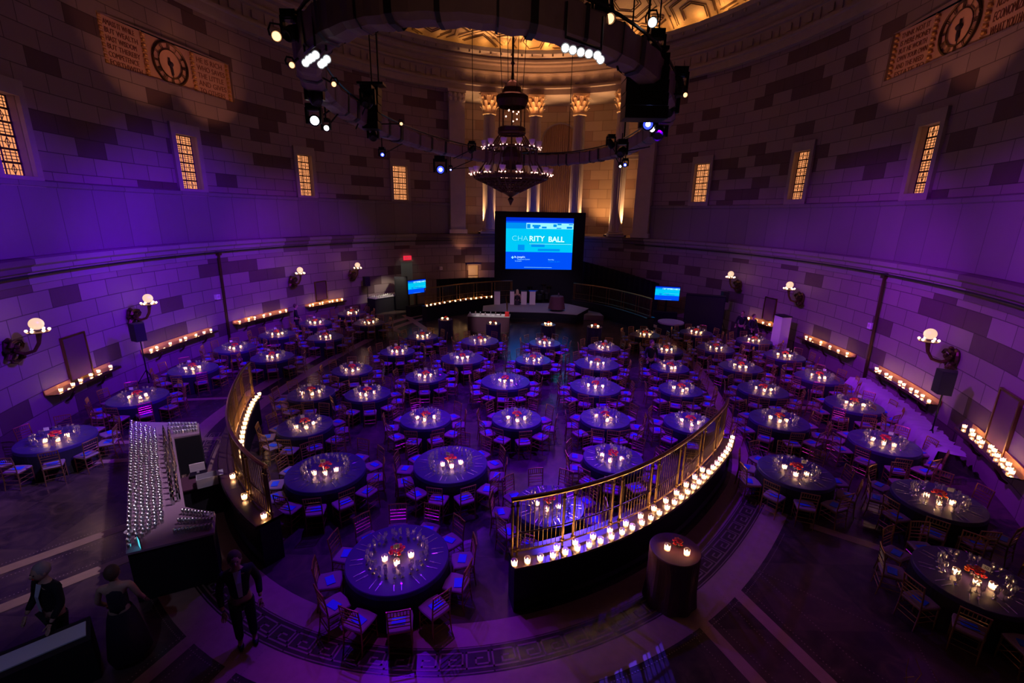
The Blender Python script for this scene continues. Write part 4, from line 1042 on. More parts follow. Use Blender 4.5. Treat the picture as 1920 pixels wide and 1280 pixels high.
# ------------------------------------------------------------------ along the wall
def sconce(px_b, px_g, lab):
    az, z = wall_hit(*px_b); o = empty('wall_sconce', wl(az, 0, z), wyaw(az), lab, 'wall lamp', 'bronze globe sconces')
    p = wall_hit(px_g[0], px_g[1], .85)
    b_ = MB()
    b_.sphere((0, .08, 0), .2, 10, 8, sc=(1, .5, 1.6)); b_.tube([(.3*cos(t_/8*2*pi)*(1-t_/30), .16, -.25+.2*sin(t_/8*2*pi)*(1-t_/30)) for t_ in range(16)], .04, 6)
    b_.tube([(.28*cos(t_/8*2*pi)*(1-t_/30), .28, .1+.18*sin(t_/8*2*pi)*(1-t_/30)) for t_ in range(16)], .035, 6)
    for k in range(6): b_.sphere((.2*cos(k), .14+.03*k, .3*sin(k*1.3)), .075, 7, 5)
    b_.build('bracket', M['bronzed'], o)
    MB().tube([(0, .15, -.05), (0, .4, -.16), (0, .65, -.08), (0, .8, .15), (0, .85, .42)], [.06, .05, .045, .05, .07], 8).build('arm', M['bronze'], o)
    MB().lathe([(.04, .40), (.1, .44), (.26, .47), (.26, .49), (.05, .5)], 16, c=(0, .85, 0)).build('tray', M['bronze'], o)
    MB().sphere((0, .85, .72), .17, 18, 12).build('globe', M['globe'], o, smooth=True)
    for k in range(6):
        a = 2*pi*k/6; MB().sphere((.24*cos(a), .85+.24*sin(a), .54), .04, 8, 6).build('bulb', M['bulb'], o, smooth=True)
    wp = wl(az, .85, z+.72); lamp('POINT', wl(az, 1.1, z+.75), 4.5, (1, .45, .35), 'sconce_glow_lamp', size=.18)
sconce((12, 655), (33, 615), 'globe sconce nearest the camera on the left wall')
sconce((243, 592), (257, 561), 'globe sconce behind the left tripod speaker')
sconce((545, 527), (551, 511), 'globe sconce on left wall above framed notice')
sconce((657, 515), (663, 498), 'globe sconce farthest along the left wall')
sconce((1795, 672), (1769, 630), 'globe sconce nearest the camera on the right wall')
sconce((1505, 560), (1491, 541), 'globe sconce above the white pedestal on the right wall')
sconce((1388, 535), (1382, 520), 'globe sconce farthest along the right wall')
def frame(px, w_, h_, lab, m='clothp'):
    az, z = wall_hit(*px); o = empty('notice_frame', wl(az, 0, z-h_/2), wyaw(az), lab, 'frame', 'brass frames on the lower walls')
    MB().box((0, .04, h_/2), (w_, .03, h_)).build('board', M[m], o)
    b_ = MB()
    for x in (-w_/2, w_/2): b_.box((x, .05, h_/2), (.05, .07, h_+.05))
    for z_ in (0, h_): b_.box((0, .05, z_), (w_, .07, .05))
    b_.build('moulding', M['brass'], o)
frame((142, 668), 1.0, 1.5, 'tall brass-framed notice over the nearest left candle shelf')
frame((601, 545), .85, 1.2, 'brass-framed notice on far left wall between sconces')
frame((1885, 790), 1.0, 1.5, 'tall brass-framed notice at the right edge over candles')
frame((1444, 580), .85, 1.3, 'brass-framed notice left of the white pedestal')
for px, lb in (((405, 557), 'small violet-lit box beside left downpipe'), ((1637, 612), 'small violet-lit box beside right downpipe'), ((826, 503), 'small pale box on wall left of the door')):
    az, z = wall_hit(*px); o = empty('alarm_box', wl(az, 0, z-.1), wyaw(az), lb, 'alarm')
    MB().box((0, .08, .12), (.22, .16, .24)).build('housing', M['white'], o); MB().box((0, .17, .14), (.12, .03, .12)).build('lens', M['opal'], o)
for pa, pb, lb in (((405, 470), (425, 612), 'slim downpipe on left wall beside small box'), ((1668, 505), (1628, 692), 'slim downpipe on right wall beside small box')):
    az, _ = wall_hit(*pa); az2, _ = wall_hit(*pb); o = empty('downpipe', wl(az, .1, 0), 0, lb, 'pipe')
    p0 = wl(az, .12, 4.8)-o.location; p1 = wl(az2, .08, .2)-o.location; MB().tube([p0, p0.lerp(p1, .2), p1.lerp(p0, .3), p1], .06, 8).build('pipe', M['bronzed'], o)
    MB().box(wl(az, .12, 4.75)-o.location, (.2, .2, .2)).build('hopper', M['bronzed'], o)
def tripod_speaker(px, z, lab, h=.62):
    p = at(px[0], px[1], z); o = empty('speaker_stand', (p.x, p.y, 0), atan2(-p.x, p.y)*1.0+pi, lab+', stand', 'speaker stand', None)
    MB().tube([(0, 0, .3), (0, 0, z-h/2)], .022, 8).build('pole', M['blackm'], o)
    for k in range(3):
        a = 2*pi*k/3; MB().tube([(0, 0, .85), (cos(a)*.55, sin(a)*.55, .02)], .016, 6).build('leg', M['blackm'], o)
        MB().tube([(0, 0, .35), (cos(a)*.33, sin(a)*.33, .35)], .010, 5).build('brace', M['blackm'], o)
    s_ = empty('loudspeaker', (p.x, p.y, z-h/2), o.rotation_euler.z+.25, lab, 'loudspeaker')
    MB().add([(-.24, -.16, 0), (.24, -.16, 0), (.16, .2, 0), (-.16, .2, 0), (-.24, -.16, h), (.24, -.16, h), (.16, .2, h), (-.16, .2, h)], [(0, 3, 2, 1), (4, 5, 6, 7), (0, 1, 5, 4), (1, 2, 6, 5), (2, 3, 7, 6), (3, 0, 4, 7)]).build('cabinet', M['dark'], s_)
    MB().box((0, -.17, h/2), (.44, .02, h-.06)).build('grille', M['blackm'], s_)
tripod_speaker((260, 622), 2.35, 'black loudspeaker on tripod by left wall near candle shelves', .68)
tripod_speaker((688, 527), 2.3, 'black loudspeaker on tripod left of the glass-laden table')
tripod_speaker((1773, 716), 2.35, 'black loudspeaker on tripod at right wall candle shelves', .7)
tripod_speaker((1360, 556), 2.3, 'black loudspeaker on tripod by far right wall')
# candle shelves (glass writing desks) on the wall
def shelf(pa, pb, n, lab, clab, z=1.1, depth=.42):
    a0 = wall_hit(*pa)[0]; a1 = wall_hit(*pb)[0]
    pA, pB = at(*pa, z), at(*pb, z)
    a0 = az_of(pA); a1 = az_of(pB); am = (a0+a1)/2
    o = empty('wall_shelf', wl(am, 0, 0), 0, lab, 'shelf'); inv = -o.location
    pth = arc(a0, a1, 1.2)
    def put(mb, nm, m): q_ = mb.build(nm, m, o); q_.location = inv
    put(MB().ribbon(pth, [(.03, z-.03), (depth, z-.03), (depth, z), (.03, z)]), 'glass_top', M['gtop'])
    put(MB().ribbon(pth, [(.01, z-.02), (.01, z+.14), (.05, z+.14), (.05, z-.02)]), 'backboard', M['ormol'])
    put(MB().ribbon(pth, [(depth-.02, z-.09), (depth+.01, z-.09), (depth+.01, z-.02), (depth-.02, z-.02)]), 'front_rail', M['bronze'])
    for k in range(max(2, int(abs(a1-a0)/5)+1)):
        aa = a0+(a1-a0)*(k+.5)/max(2, int(abs(a1-a0)/5)+1)
        b_ = MB().tube([wl(aa, .06, z-.5), wl(aa, .2, z-.42), wl(aa, .34, z-.2), wl(aa, .36, z-.04)], [.03, .04, .04, .03], 6); put(b_, 'bracket', M['bronzed'])
    for k in range(n):
        aa = a0+(a1-a0)*(k+.5+rnd.uniform(-.22, .22))/n; v_ = dup(vot0); v_.location = wl(aa, rnd.uniform(.16, .33), z+.001)
        tag(v_, 'lit votive, %s from left on its ledge, %s' % (ORDS[k], clab), 'candle', 'votive candles on the wall shelves')
    for f in (.25, .75): lamp('POINT', wl(a0+(a1-a0)*f, .22, z+.09), .5, (1, .5, .22), 'votive_glow_lamp', size=.04)
shelf((75, 742), (232, 684), 6, 'glass wall shelf with candles, nearest on the left wall', 'nearest left wall shelf')
shelf((268, 662), (400, 618), 8, 'glass wall shelf with candles behind left tripod speaker', 'second left wall shelf')
shelf((430, 606), (545, 582), 7, 'glass wall shelf with candles right of left downpipe', 'third left wall shelf')
shelf((565, 573), (641, 561), 8, 'glass wall shelf with candles below far left frame', 'fourth left wall shelf')
shelf((1499, 630), (1610, 670), 6, 'glass wall shelf with candles right of white pedestal', 'shelf right of pedestal')
shelf((1630, 690), (1768, 760), 10, 'glass wall shelf with candles right of right downpipe', 'shelf by right downpipe')
shelf((1784, 796), (1925, 900), 12, 'glass wall shelf with candles, nearest on the right wall', 'nearest right wall shelf')
shelf((1400, 596), (1458, 612), 4, 'short glass wall shelf with candles at far right', 'far right wall shelf')
# long table under pale cloth along the right wall
az0 = 85; o = empty('draped_table', wl(97, .9, 0), 0, 'long curved table under rumpled pale cloth along the right wall', 'table'); inv = -o.location
c_ = MB(); vs = []; L_ = []
for i in range(90):
    a = 89+21*i/89; L_.append(a); w_ = .08*sin(i*.9)+.06*sin(i*2.3)
    for off, z in ((.55, .74), (.8, .76), (1.15, .75), (1.24+w_*.5, .5), (1.32+w_, .05)): vs.append(wl(a, off+.05*sin(i*1.3), z+.035*sin(i*1.7+off*5)))
c_.add(vs, [(5*i+j, 5*i+5+j, 5*i+6+j, 5*i+1+j) for i in range(89) for j in range(4)]); q_ = c_.build('cloth', M['clothw'], o, smooth=True); q_.location = inv
for a in (90, 94, 98, 102, 107): q_ = MB().tube([wl(a, .8, 0), wl(a, .8, .73)], .025, 6).build('leg', M['blackm'], o); q_.location = inv
for k, a in enumerate((91, 94, 97, 100.5, 104)):
    c2 = dup(chair1); p = wl(a, 1.72); c2.location = p; c2.rotation_euler.z = wyaw(a)+pi+.2*(k % 2)
    tag(c2, 'spare gold chair drawn up at the pale draped table, %s from far end' % ORDS[k], 'chair', 'spare chairs by the right wall table')
# white lit pedestal
p = at(1484, 648, .0); p = wl(70.5, 1.0); o = empty('pedestal', p, wyaw(70.5), 'tall plain white pedestal box before the right wall', 'pedestal')
MB().box((0, 0, 1.02), (.62, .5, 2.04)).build('body', M['white'], o); MB().box((0, 0, 2.06), (.66, .54, .05)).build('cap', M['dark'], o)
lamp('SPOT', wl(72, 2.6, 1.9), 6, (1, .45, .3), 'pedestal_lamp', p+Vector((0, 0, 1.2)), .1, 60, .9)

# ------------------------------------------------------------------ the bar at the left
bp = [at(*q_, 1.1) for q_ in ((243, 790), (373, 793), (374, 812), (326, 820), (347, 950), (404, 962), (402, 998), (236, 1038))]
bc = sum(bp, Vector())/8; bc.z = 0
bar = empty('bar_counter', bc, 0, 'U-shaped bar counter in front of the left railing', 'bar')
bpl = [(v.x-bc.x, v.y-bc.y) for v in bp]
MB().prism(bpl, 1.06, 1.1).build('worktop', M['mauve'], bar); ins = [(x*.97, y*.98) for x, y in bpl]; MB().prism(ins, .02, 1.06).build('skirt', M['clothd'], bar)
def barq(s_, t_): return bp[0].lerp(bp[7], s_).lerp(bp[3].lerp(bp[4], s_), t_)   # along, across
bg0 = GL2.build('bar_glass', M['tumbler'], smooth=True); G = []
L1 = (bp[7]-bp[0]).length; n1 = 40
for i in range(n1):
    for j in range(6): G.append(barq((i+.5)/n1, .06+j*.105)+Vector((rnd.uniform(-.012, .012), rnd.uniform(-.012, .012), .001)))
for i in range(9):
    for j in range(3): G.append(bp[3].lerp(bp[2], .1+i*.1).lerp(bp[0].lerp(bp[1], .55+i*.05), .2+j*.28)+Vector((0, 0, .001)))
for i in range(10):
    for j in range(3): G.append(bp[4].lerp(bp[5], .05+i*.1).lerp(bp[7].lerp(bp[6], .5+i*.05), .2+j*.28)+Vector((0, 0, .001)))
for i, p in enumerate(G[:300]):
    o = bg0 if i == 0 else dup(bg0); o.location = p; sec = 'long front row side' if i < 240 else ('far arm' if i < 267 else 'near arm')
    sec = (('outermost', 'second', 'third', 'fourth', 'fifth', 'innermost')[i % 6]+' long row') if i < 240 else sec
    tag(o, 'clear tumbler on the bar, '+sec+', '+(ORDS[i//6] if i < 240 else ORDS[(i-240) % 27 if i < 267 else i-267])+(' from far end' if i < 240 else ' glass'), 'glass', 'tumblers on the bar, '+sec)
btl = MB().lathe([(.035, 0), (.037, .01), (.037, .17), (.028, .22), (.013, .25), (.013, .30)], 12); btg = btl.build('bottle', M['greenb'], smooth=True)
btb = MB().lathe([(.035, 0), (.037, .01), (.037, .17), (.028, .22), (.013, .25), (.013, .30)], 12).build('bottle', M['blueb'], smooth=True)
btc = MB().lathe([(.04, 0), (.042, .01), (.042, .19), (.02, .24), (.014, .31)], 12).build('bottle', M['glass'], smooth=True)
fg = {}
for i in range(16):
    for j in range(2):
        s_ = .03+i*.058; src, nm = (btb, 'blue') if i < 4 else ((btc, 'clear') if i < 11 else (btg, 'green'))
        o = src if nm not in fg else dup(src); fg[nm] = 1; o.location = barq(s_, .80+j*.11)+Vector((rnd.uniform(-.02, .02)*(nm == 'clear'), 0, .001))
        tag(o, '%s glass bottle on the bar, %s row, %s from far end' % (nm, 'outer' if j == 0 else 'inner', ORDS[i]), 'bottle', 'bottles on the bar')
for s_, t_, lb in ((.01, -.0, 'gold nut bowl at far corner of the bar'), (.9, .02, 'small white snack bowl at near left edge of bar')):
    p = barq(s_+.01, t_+.04); o = MB().lathe([(.03, 0), (.07, .03), (.09, .05), (.085, .05), (.05, .02), (.001, .01)], 16).build('snack_bowl', M['brass'] if s_ < .5 else M['white'], smooth=True)
    o.location = p+Vector((0, 0, .001)); tag(o, lb, 'bowl')
# bartender's back unit with register and box
p = at(372, 900, 0.8); o = empty('back_bar_table', (p.x, p.y, 0), .55, 'low draped work table inside the bar', 'table')
MB().box((0, 0, .385), (1.0, .62, .75)).build('skirt', M['clothd'], o); MB().box((0, 0, .775), (1.04, .66, .03)).build('top', M['clothp'], o)
b_ = MB().box((0, .1, .03), (.34, .26, .06)); e = empty('cash_register', (p.x-.1, p.y+.15, .79), .55, 'small register with tilted pale screen on the bar work table', 'register')
b_.build('base', M['blackm'], e); sc_ = MB().box((0, .12, .2), (.3, .02, .2)).box((0, .12, .08), (.05, .05, .1)); sc_.build('screen', M['white'], e)
e = empty('cardboard_box', (p.x+.3, p.y-.12, .79), .6, 'open tan cardboard box on the bar work table', 'box')
b_ = MB()
for (c_, d_) in (((0, .13, .11), (.4, .01, .22)), ((0, -.13, .11), (.4, .01, .22)), ((.2, 0, .11), (.01, .26, .22)), ((-.2, 0, .11), (.01, .26, .22)), ((0, 0, .006), (.4, .26, .01))): b_.box(c_, d_)
b_.build('carton', M['clothw'], e); MB().box((.26, 0, .21), (.12, .26, .008)).build('flap', M['clothw'], e)
p = at(252, 1030, 1.12); e = empty('tablet', (p.x+.04, p.y+.08, 1.101), -.7, 'small glowing blue tablet at the near end of the bar', 'tablet')
M['tab'] = mat('tablet_screen', (0, 0, 0), .3, emit=(.1, .75, .9), es=1.0)
tt = MB().box((0, 0, .1), (.16, .012, .2)).build('case', M['blackm'], e); MB().box((0, -.008, .1), (.14, .004, .175)).build('screen', M['tab'], e); tt.rotation_euler = (0, 0, 0)
p = at(400, 975, 1.1); o = MB().lathe([(.05, 0), (.055, .11), (.05, .11), (.045, .01)], 14).build('ice_bucket', M['white'], smooth=True); o.location = p+Vector((-.08, .04, .001)); tag(o, 'white tub at the near right corner of the bar', 'bucket')

# ------------------------------------------------------------------ cocktail tables
def cocktail(px, lab, r=.40, h=1.07, m='cloth', nc=2, z=None):
    p = at(px[0], px[1], h); o = empty('cocktail_table', (p.x, p.y, 0), 0, lab, 'cocktail table', None)
    MB().lathe([(.001, h-.01), (r-.02, h-.01), (r-.02, h-.03), (.001, h-.03)], 24).build('tabletop', M['wood'], o); MB().tube([(0, 0, 0), (0, 0, h-.03)], .03, 8).build('post', M['blackm'], o)
    n = 48; c_ = MB().lathe([(.001, h), (r, h), (r+.01, h-.02), (r*.98, h*.7), (r*1.0, h*.3), (r*1.08, .01)], n, wob=lambda j, k: 0 if j < 3 else .04*sin(k*2*pi/n*9)).build('tablecloth', M[m]); c_.location = (p.x, p.y, 0)
    tag(c_, 'floor-length cloth on '+lab, 'tablecloth')
    f = dup(flo0); f.location = (p.x+.05, p.y+.05, h); f.scale = (.7, .7, .7); tag(f, 'small red flower bunch on '+lab, 'flowers')
    for k in range(nc):
        v_ = dup(vot0); v_.location = (p.x-.16+k*.28/max(1, nc-1)*1.1, p.y-.12*(k % 2)-.04, h+.001); tag(v_, 'lit votive %s on %s' % (('left', 'right', 'middle')[k], lab), 'candle')
cocktail((835, 598), 'cocktail table far left before stage'); cocktail((925, 606), 'cocktail table before stage buffet'); cocktail((1028, 608), 'cocktail table at stage centre', nc=3); cocktail((1115, 612), 'cocktail table right of stage centre')
cocktail((1266, 1028), 'black cocktail table near camera', .44, 1.07, 'clothp')

# ------------------------------------------------------------------ stage end
def up(v, z): return Vector((v.x, v.y, z))
SZ = .62
sp_ = [at(*q_, SZ) for q_ in ((905, 583), (1030, 586), (1082, 590), (1104, 578), (1068, 570), (1055, 568), (950, 568), (906, 573))]
c0 = sum(sp_, Vector())/8; c0.z = 0; o = empty('stage', c0, 0, 'low stage with grey carpet in front of the big screen', 'stage')
pl = [(v.x-c0.x, v.y-c0.y) for v in sp_]
MB().prism(pl, SZ-.02, SZ).build('carpet', M['stagef'], o); MB().prism([(x*.99, y*.99) for x, y in pl], 0, SZ-.02).build('skirt', M['drape'], o)
p = at(995, 600, .3); b_ = empty('stage_steps', (at(985, 592, .3).x, at(985, 592, .3).y-.1, 0), 0, 'dark steps up to the stage front', 'steps')
for k in range(3): MB().box((0, .15+.28*k-.4, .2*(k+1)-.11), (1.9, .28, .2)).build('tread', M['dark'], b_); MB().box((0, .02+.28*k-.4, .2*(k+1)-.01), (1.9, .02, .02)).build('nosing', M['silver'], b_)
pr = [at(*q_, .35) for q_ in ((1095, 590), (1132, 592), (1118, 581), (1096, 578))]; c1 = sum(pr, Vector())/4
o = MB().prism([(v.x-c1.x, v.y-c1.y) for v in pr], 0, .35).build('side_platform', M['stagef']); o.location = (c1.x, c1.y, 0); tag(o, 'small low platform to the right of the stage', 'platform')
# screen
SY = 35.2
a_ = atY(949, 407, SY); b2 = atY(1075, 408, SY); c2 = atY(1071, 505, SY); d2 = atY(949, 503, SY)
x0, x1, z0, z1 = a_.x, (b2.x+c2.x)/2, (c2.z+d2.z)/2, a_.z; W_, H_ = x1-x0, z1-z0
o = empty('projection_screen', ((x0+x1)/2, SY, 0), R(2), 'big blue projection screen in black surround behind stage', 'screen')
fx0, fx1, fz1 = atY(928, 398, SY).x-(x0+x1)/2, atY(1098, 399, SY).x-(x0+x1)/2, atY(1000, 397, SY).z
b_ = MB(); hw = W_/2
for (c_, d_) in ((((fx0-hw)/2, 0, fz1/2), (-(fx0+hw), .5, fz1)), (((fx1+hw)/2, 0, fz1/2), (fx1-hw, .5, fz1)), ((0, 0, (z1+fz1)/2), (W_, .5, fz1-z1)), ((0, 0, z0/2), (W_, .5, z0))): b_.box(c_, (abs(d_[0]), d_[1], d_[2]))
b_.build('surround', M['drape'], o)
def em(n, c, s_=1): M[n] = mat(n, (0, 0, 0), .5, emit=c, es=s_, spec=0); return M[n]
s_blue = em('screen_blue', (.0, .085, 1.0), .95); s_cy = em('screen_cyan', (.0, .62, 1.0), .95); s_lt = em('screen_pale', (.30, .85, 1.0), 1.1); s_md = em('screen_mid', (.0, .30, .95), .95); s_wh = em('screen_white', (.62, .93, 1), 1.25); s_dk = em('screen_deep', (.0, .03, .75), .9)
pic = empty('picture', (0, 0, 0)); bpy.data.objects.remove(pic)
def R_(x_0, x_1, y_0, y_1, m, y=-.262, nm='picture', par_=None, hw_=None, zz=None, hh=None):
    hw_ = hw_ or hw; zz = z0 if zz is None else zz; hh = hh or H_
    return MB().add([(-hw_+2*hw_*x_0, y, zz+hh*y_0), (-hw_+2*hw_*x_1, y, zz+hh*y_0), (-hw_+2*hw_*x_1, y, zz+hh*y_1), (-hw_+2*hw_*x_0, y, zz+hh*y_1)], [(0, 1, 2, 3)])
pb = MB()
def addr(dst, mi, *a, **k): t_ = R_(*a, None, **k); dst.add(t_.v, t_.f, mi)
def picture(dst, **k):
    addr(dst, 0, 0, 1, 0, 1, **k); k['y'] = k.get('y', -.262)-.002
    addr(dst, 5, 0, 1, .93, 1, **k)
    addr(dst, 1, 0, 1, .34, .90, **k); k['y'] -= .002; addr(dst, 2, .3, 1, .79, .90, **k); addr(dst, 3, 0, .3, .79, .90, **k); addr(dst, 2, .35, .98, .495, .502, **k)
    k['y'] -= .002
    for (x, w_, y, h_) in ((.08, .05, .85, .03), (.05, .12, .80, .02), (.22, .05, .84, .05), (.31, .05, .80, .08), (.39, .12, .83, .035), (.41, .08, .795, .04), (.53, .07, .80, .035), (.70, .05, .83, .05), (.76, .06, .865, .03), (.75, .07, .795, .02), (.90, .08, .80, .04), (.93, .06, .87, .02)):
        addr(dst, 3, x, x+w_, y, y+h_, **k)
    for (x, w_, y, h_) in ((.18, .1, .37, .11), (.38, .2, .44, .05), (.48, .33, .36, .045)): addr(dst, 3, x, x+w_, y, y+h_, **k)
    addr(dst, 2, .28, .70, .035, .04, **k)
picture(pb); pb.build('picture', [s_blue, s_cy, s_lt, s_md, s_wh, s_dk], o)
def stext(t_, sz, x, y, m, off=0, sx=1):
    b_ = text_mesh(t_, sz, 't', .0, off=off); b_.v = [(-hw+2*hw*x+v[0]*sx, -.274, z0+H_*y+v[1]) for v in b_.v]; b_.build('lettering', m, o)
f_ = H_/3.6
stext('CHA', .52*f_, .085, .555, s_lt, -.012*f_, 1.08); stext('RITY', .52*f_, .345, .552, s_wh, .008*f_, 1.03); stext('BALL', .52*f_, .63, .545, s_wh, .012*f_, 1.0)
stext('+', .30*f_, .085, .20, s_lt, .02); stext("St. Joseph's", .17*f_, .13, .225, s_wh, .003); stext('Healthcare System', .12*f_, .175, .185, s_lt); stext("St. Joseph's", .11*f_, .14, .15, s_lt); stext('Saturday,', .12*f_, .64, .185, s_lt); stext('October 22, 2011', .12*f_, .64, .145, s_md)
# side monitors
def monitor(px, w_, h_, zc, yaw, lab):
    p = at(px[0], px[1], zc); e = empty('monitor_cart', (p.x, p.y, 0), yaw, lab+', its black cart', 'cart')
    MB().box((0, .1, .35), (w_*1.0, .5, .7)).build('cabinet', M['drape'], e); MB().box((0, .14, 1.1), (.12, .12, .9)).build('post', M['blackm'], e)
    e = empty('monitor', (p.x, p.y, zc-h_/2), yaw, lab, 'monitor')
    MB().box((0, .04, h_/2), (w_+.08, .07, h_+.08)).build('bezel', M['dark'], e)
    d_ = MB(); picture(d_, y=-.0, hw_=w_/2, zz=0, hh=h_); d_.build('picture', [s_blue, s_cy, s_lt, s_md, s_wh, s_dk], e)
monitor((1251, 550), 1.55, .9, 1.95, R(-14), 'flat monitor with blue picture at right rear of room')
monitor((782, 537), 1.5, .9, 2.0, R(50), 'angled flat monitor with blue picture at left rear')
# pale lectern panels and drums
for (px, w_, lb) in (((932, 582), .42, 'leftmost pale speech panel on dark box'), ((960, 588), .30, 'second pale panel behind blonde woman'), ((982, 578), .40, 'third pale panel right of blonde woman'), ((998, 576), .42, 'fourth pale panel with shelf, nearest the drums')):
    p = at(px[0], 571, SZ); o = empty('music_stand', (p.x, p.y, SZ), 0, lb, 'music stand', 'pale music stand fronts on stage')
    MB().add([(-w_/2, 0, 0), (w_/2, 0, 0), (w_/2, 0, .95), (-w_/2, 0, .95), (-w_/2, .05, 0), (w_/2, .05, 0), (w_/2, .05, .95), (-w_/2, .05, .95)], [(0, 1, 2, 3), (4, 7, 6, 5), (0, 4, 5, 1), (1, 5, 6, 2), (2, 6, 7, 3), (3, 7, 4, 0)]).build('front', M['white'], o)
    MB().box((0, .12, .98), (w_+.1, .3, .03)).build('desk', M['blue'] if 'fourth' in lb else M['dark'], o)
p = at(1012, 566, SZ); o = empty('drum_kit', (p.x, p.y+.6, SZ), 0, 'dark drum kit with cymbals below the screen', 'drums')
for (x, y, z, r_, h_) in ((0, 0, .3, .28, .4), (-.25, .0, .65, .15, .2), (.2, 0, .65, .15, .2), (.55, .1, .35, .2, .45), (-.6, .1, .5, .17, .15)):
    MB().lathe([(.001, -h_/2), (r_, -h_/2), (r_, h_/2), (.001, h_/2)], 18, c=(x, y, z)).build('drum', M['dark'], o); MB().tube([(x+r_*cos(2*pi*k/18), y+r_*sin(2*pi*k/18), z+h_/2) for k in range(18)], .012, 4, closed=True).build('hoop', M['silver'], o)
for (x, y, z) in ((-.7, 0, 1.05), (.7, 0, 1.1), (.3, .2, 1.2)):
    MB().lathe([(.001, .02), (.05, .015), (.2, 0), (.21, -.003)], 18, c=(x, y, z)).tube([(x, y, 0), (x, y, z)], .01, 5).build('cymbal', M['brass'], o)
p = at(1044, 584, SZ); o = empty('skirted_table', (p.x, p.y+.3, SZ), 0, 'tall plum-skirted table on right half of the stage', 'table')
MB().lathe([(.001, 1.0), (.42, 1.0), (.44, .96), (.5, .5), (.56, .15)], 40, wob=lambda j, k: 0 if j < 3 else .03*sin(k)).build('skirt', M['clothp'], o)
MB().tube([(0, 0, 0), (0, 0, .98)], .03, 6).build('post', M['blackm'], o)
q_ = p+Vector((.1, .25, 1.0)); o = MB().lathe([(.05, 0), (.055, .02), (.055, .16), (.02, .2), (.02, .24)], 12).build('water_jug', M['blueb'], smooth=True); o.location = (p.x+.1, p.y+.25, SZ+1.001); tag(o, 'blue glass jug on the plum-skirted stage table', 'jug')
for px, zz, lb in (((905, 510), 1.9, 'black loudspeaker tower left of the screen'), ((803, 510), 2.2, 'black tower left of the pale door'), ((752, 532), 1.9, 'tall black cabinet behind glass-laden table'), ((1322, 568), 1.9, 'black draped booth right of the right monitor')):
    p = at(px[0], px[1], zz); p = Vector((p.x, p.y, 0)); o = empty('speaker_tower', p, atan2(-p.x, p.y), lb, 'cabinet'); W2 = .9 if 'booth' not in lb else 2.2
    MB().box((0, 0, (zz+.5)/2), (W2, .5, zz+.5)).build('cabinet', M['drape'], o); MB().box((0, -.26, (zz+.5)/2), (W2-.1, .02, zz+.3)).build('front', M['dark'], o)
# black masking drapes low in front of the wall behind the stage
for (az0, az1, h_, lb) in ((-36, -12.5, 2.0, 'low black drape along wall left of the screen'), (10, 36, 2.6, 'black drape along wall right of the screen')):
    o = empty('masking_drape', wl((az0+az1)/2, 1.2, 0), 0, lb, 'drape'); n = 90; vs = []
    for i in range(n): a = az0+(az1-az0)*i/(n-1); hh = h_*(1 if az1 < 5 else 1.35-.45*i/n); vs += [wl(a, 1.2+.05*sin(i*1.1), 0)-o.location, wl(a, 1.2+.05*sin(i*1.1), hh)-o.location]
    MB().add(vs, [(2*i, 2*i+2, 2*i+3, 2*i+1) for i in range(n-1)]).build('cloth', M['drape'], o); MB().tube([wl(az0, 1.2, h_*(1 if az1 < 5 else 1.35))-o.location, wl(az1, 1.2, h_*(1 if az1 < 5 else .9))-o.location], .02, 5).build('pole', M['blackm'], o)
# buffet table with silver ware, glass-laden side table
def buffet(pa, pb, dep, h, lab, m, top):
    A, B_ = at(*pa, h), at(*pb, h); c_ = (A+B_)/2; d_ = (B_-A); L_ = d_.length; yaw = atan2(d_.y, d_.x); o = empty('buffet_table', (c_.x, c_.y, 0), yaw, lab, 'table')
    MB().box((0, dep/2, h/2-.02), (L_, dep, h-.04)).build('skirt', M[m], o); MB().box((0, dep/2, h-.02), (L_+.06, dep+.06, .04)).build('top', M[top], o)
    return o, L_, yaw
o, L_, yaw = buffet((877, 592), (955, 594), .8, .95, 'plum-skirted buffet table just left of stage', 'clothp', 'clothw')
base = Matrix.Translation(o.location) @ Matrix.Rotation(yaw, 4, 'Z')
for k in range(14):
    x = -L_/2+.12+k*(L_-.5)/13; q_ = base @ Vector((x, .1+.3*(k % 3)*.5, .951)); 
    b_ = MB().lathe([(.05, 0), (.08, .01), (.10, .05), (.095, .05), (.07, .015)], 14) if k % 2 else MB().lathe([(.03, 0), (.04, .01), (.035, .12), (.02, .16), (.045, .22)], 12)
    e = b_.build('dish' if k % 2 else 'silver_vase', M['white'] if k % 2 else M['silver'], smooth=True); e.location = q_; tag(e, 'bright %s on the stage buffet, %s from left' % ('white dish' if k % 2 else 'silver vase', ORDS[k]), 'tableware', 'tableware on the stage buffet')
q_ = base @ Vector((L_/2-.15, .2, .951)); e = empty('branch_vase', q_, yaw, 'red cube vase with tall bare branches at right end of buffet', 'vase')
MB().box((0, 0, .13), (.24, .24, .26)).build('vase', M['red'], e); b_ = MB()
for k in range(9): b_.tube([(0, 0, .2), (.06*cos(k*2), .06*sin(k*2), .8), (.16*cos(k*2+.4), .12*sin(k*2), 1.2+.08*(k % 4))], [.012, .008, .003], 4)
b_.build('branches', M['bronze'], e)
lamp('SPOT', (q_.x-.8, q_.y-3.5, 5.5), 800, (1, .9, .85), 'buffet_lamp', (q_.x-.9, q_.y, 1), .05, 26, .6)
o, L_, yaw = buffet((703, 560), (768, 549), .8, 1.08, 'black-skirted side table crowded with glasses at left rear', 'clothd', 'clothw')
base = Matrix.Translation(o.location) @ Matrix.Rotation(yaw, 4, 'Z'); k = 0
sg0 = GL2.build('water_glass', M['tumbler'], smooth=True)
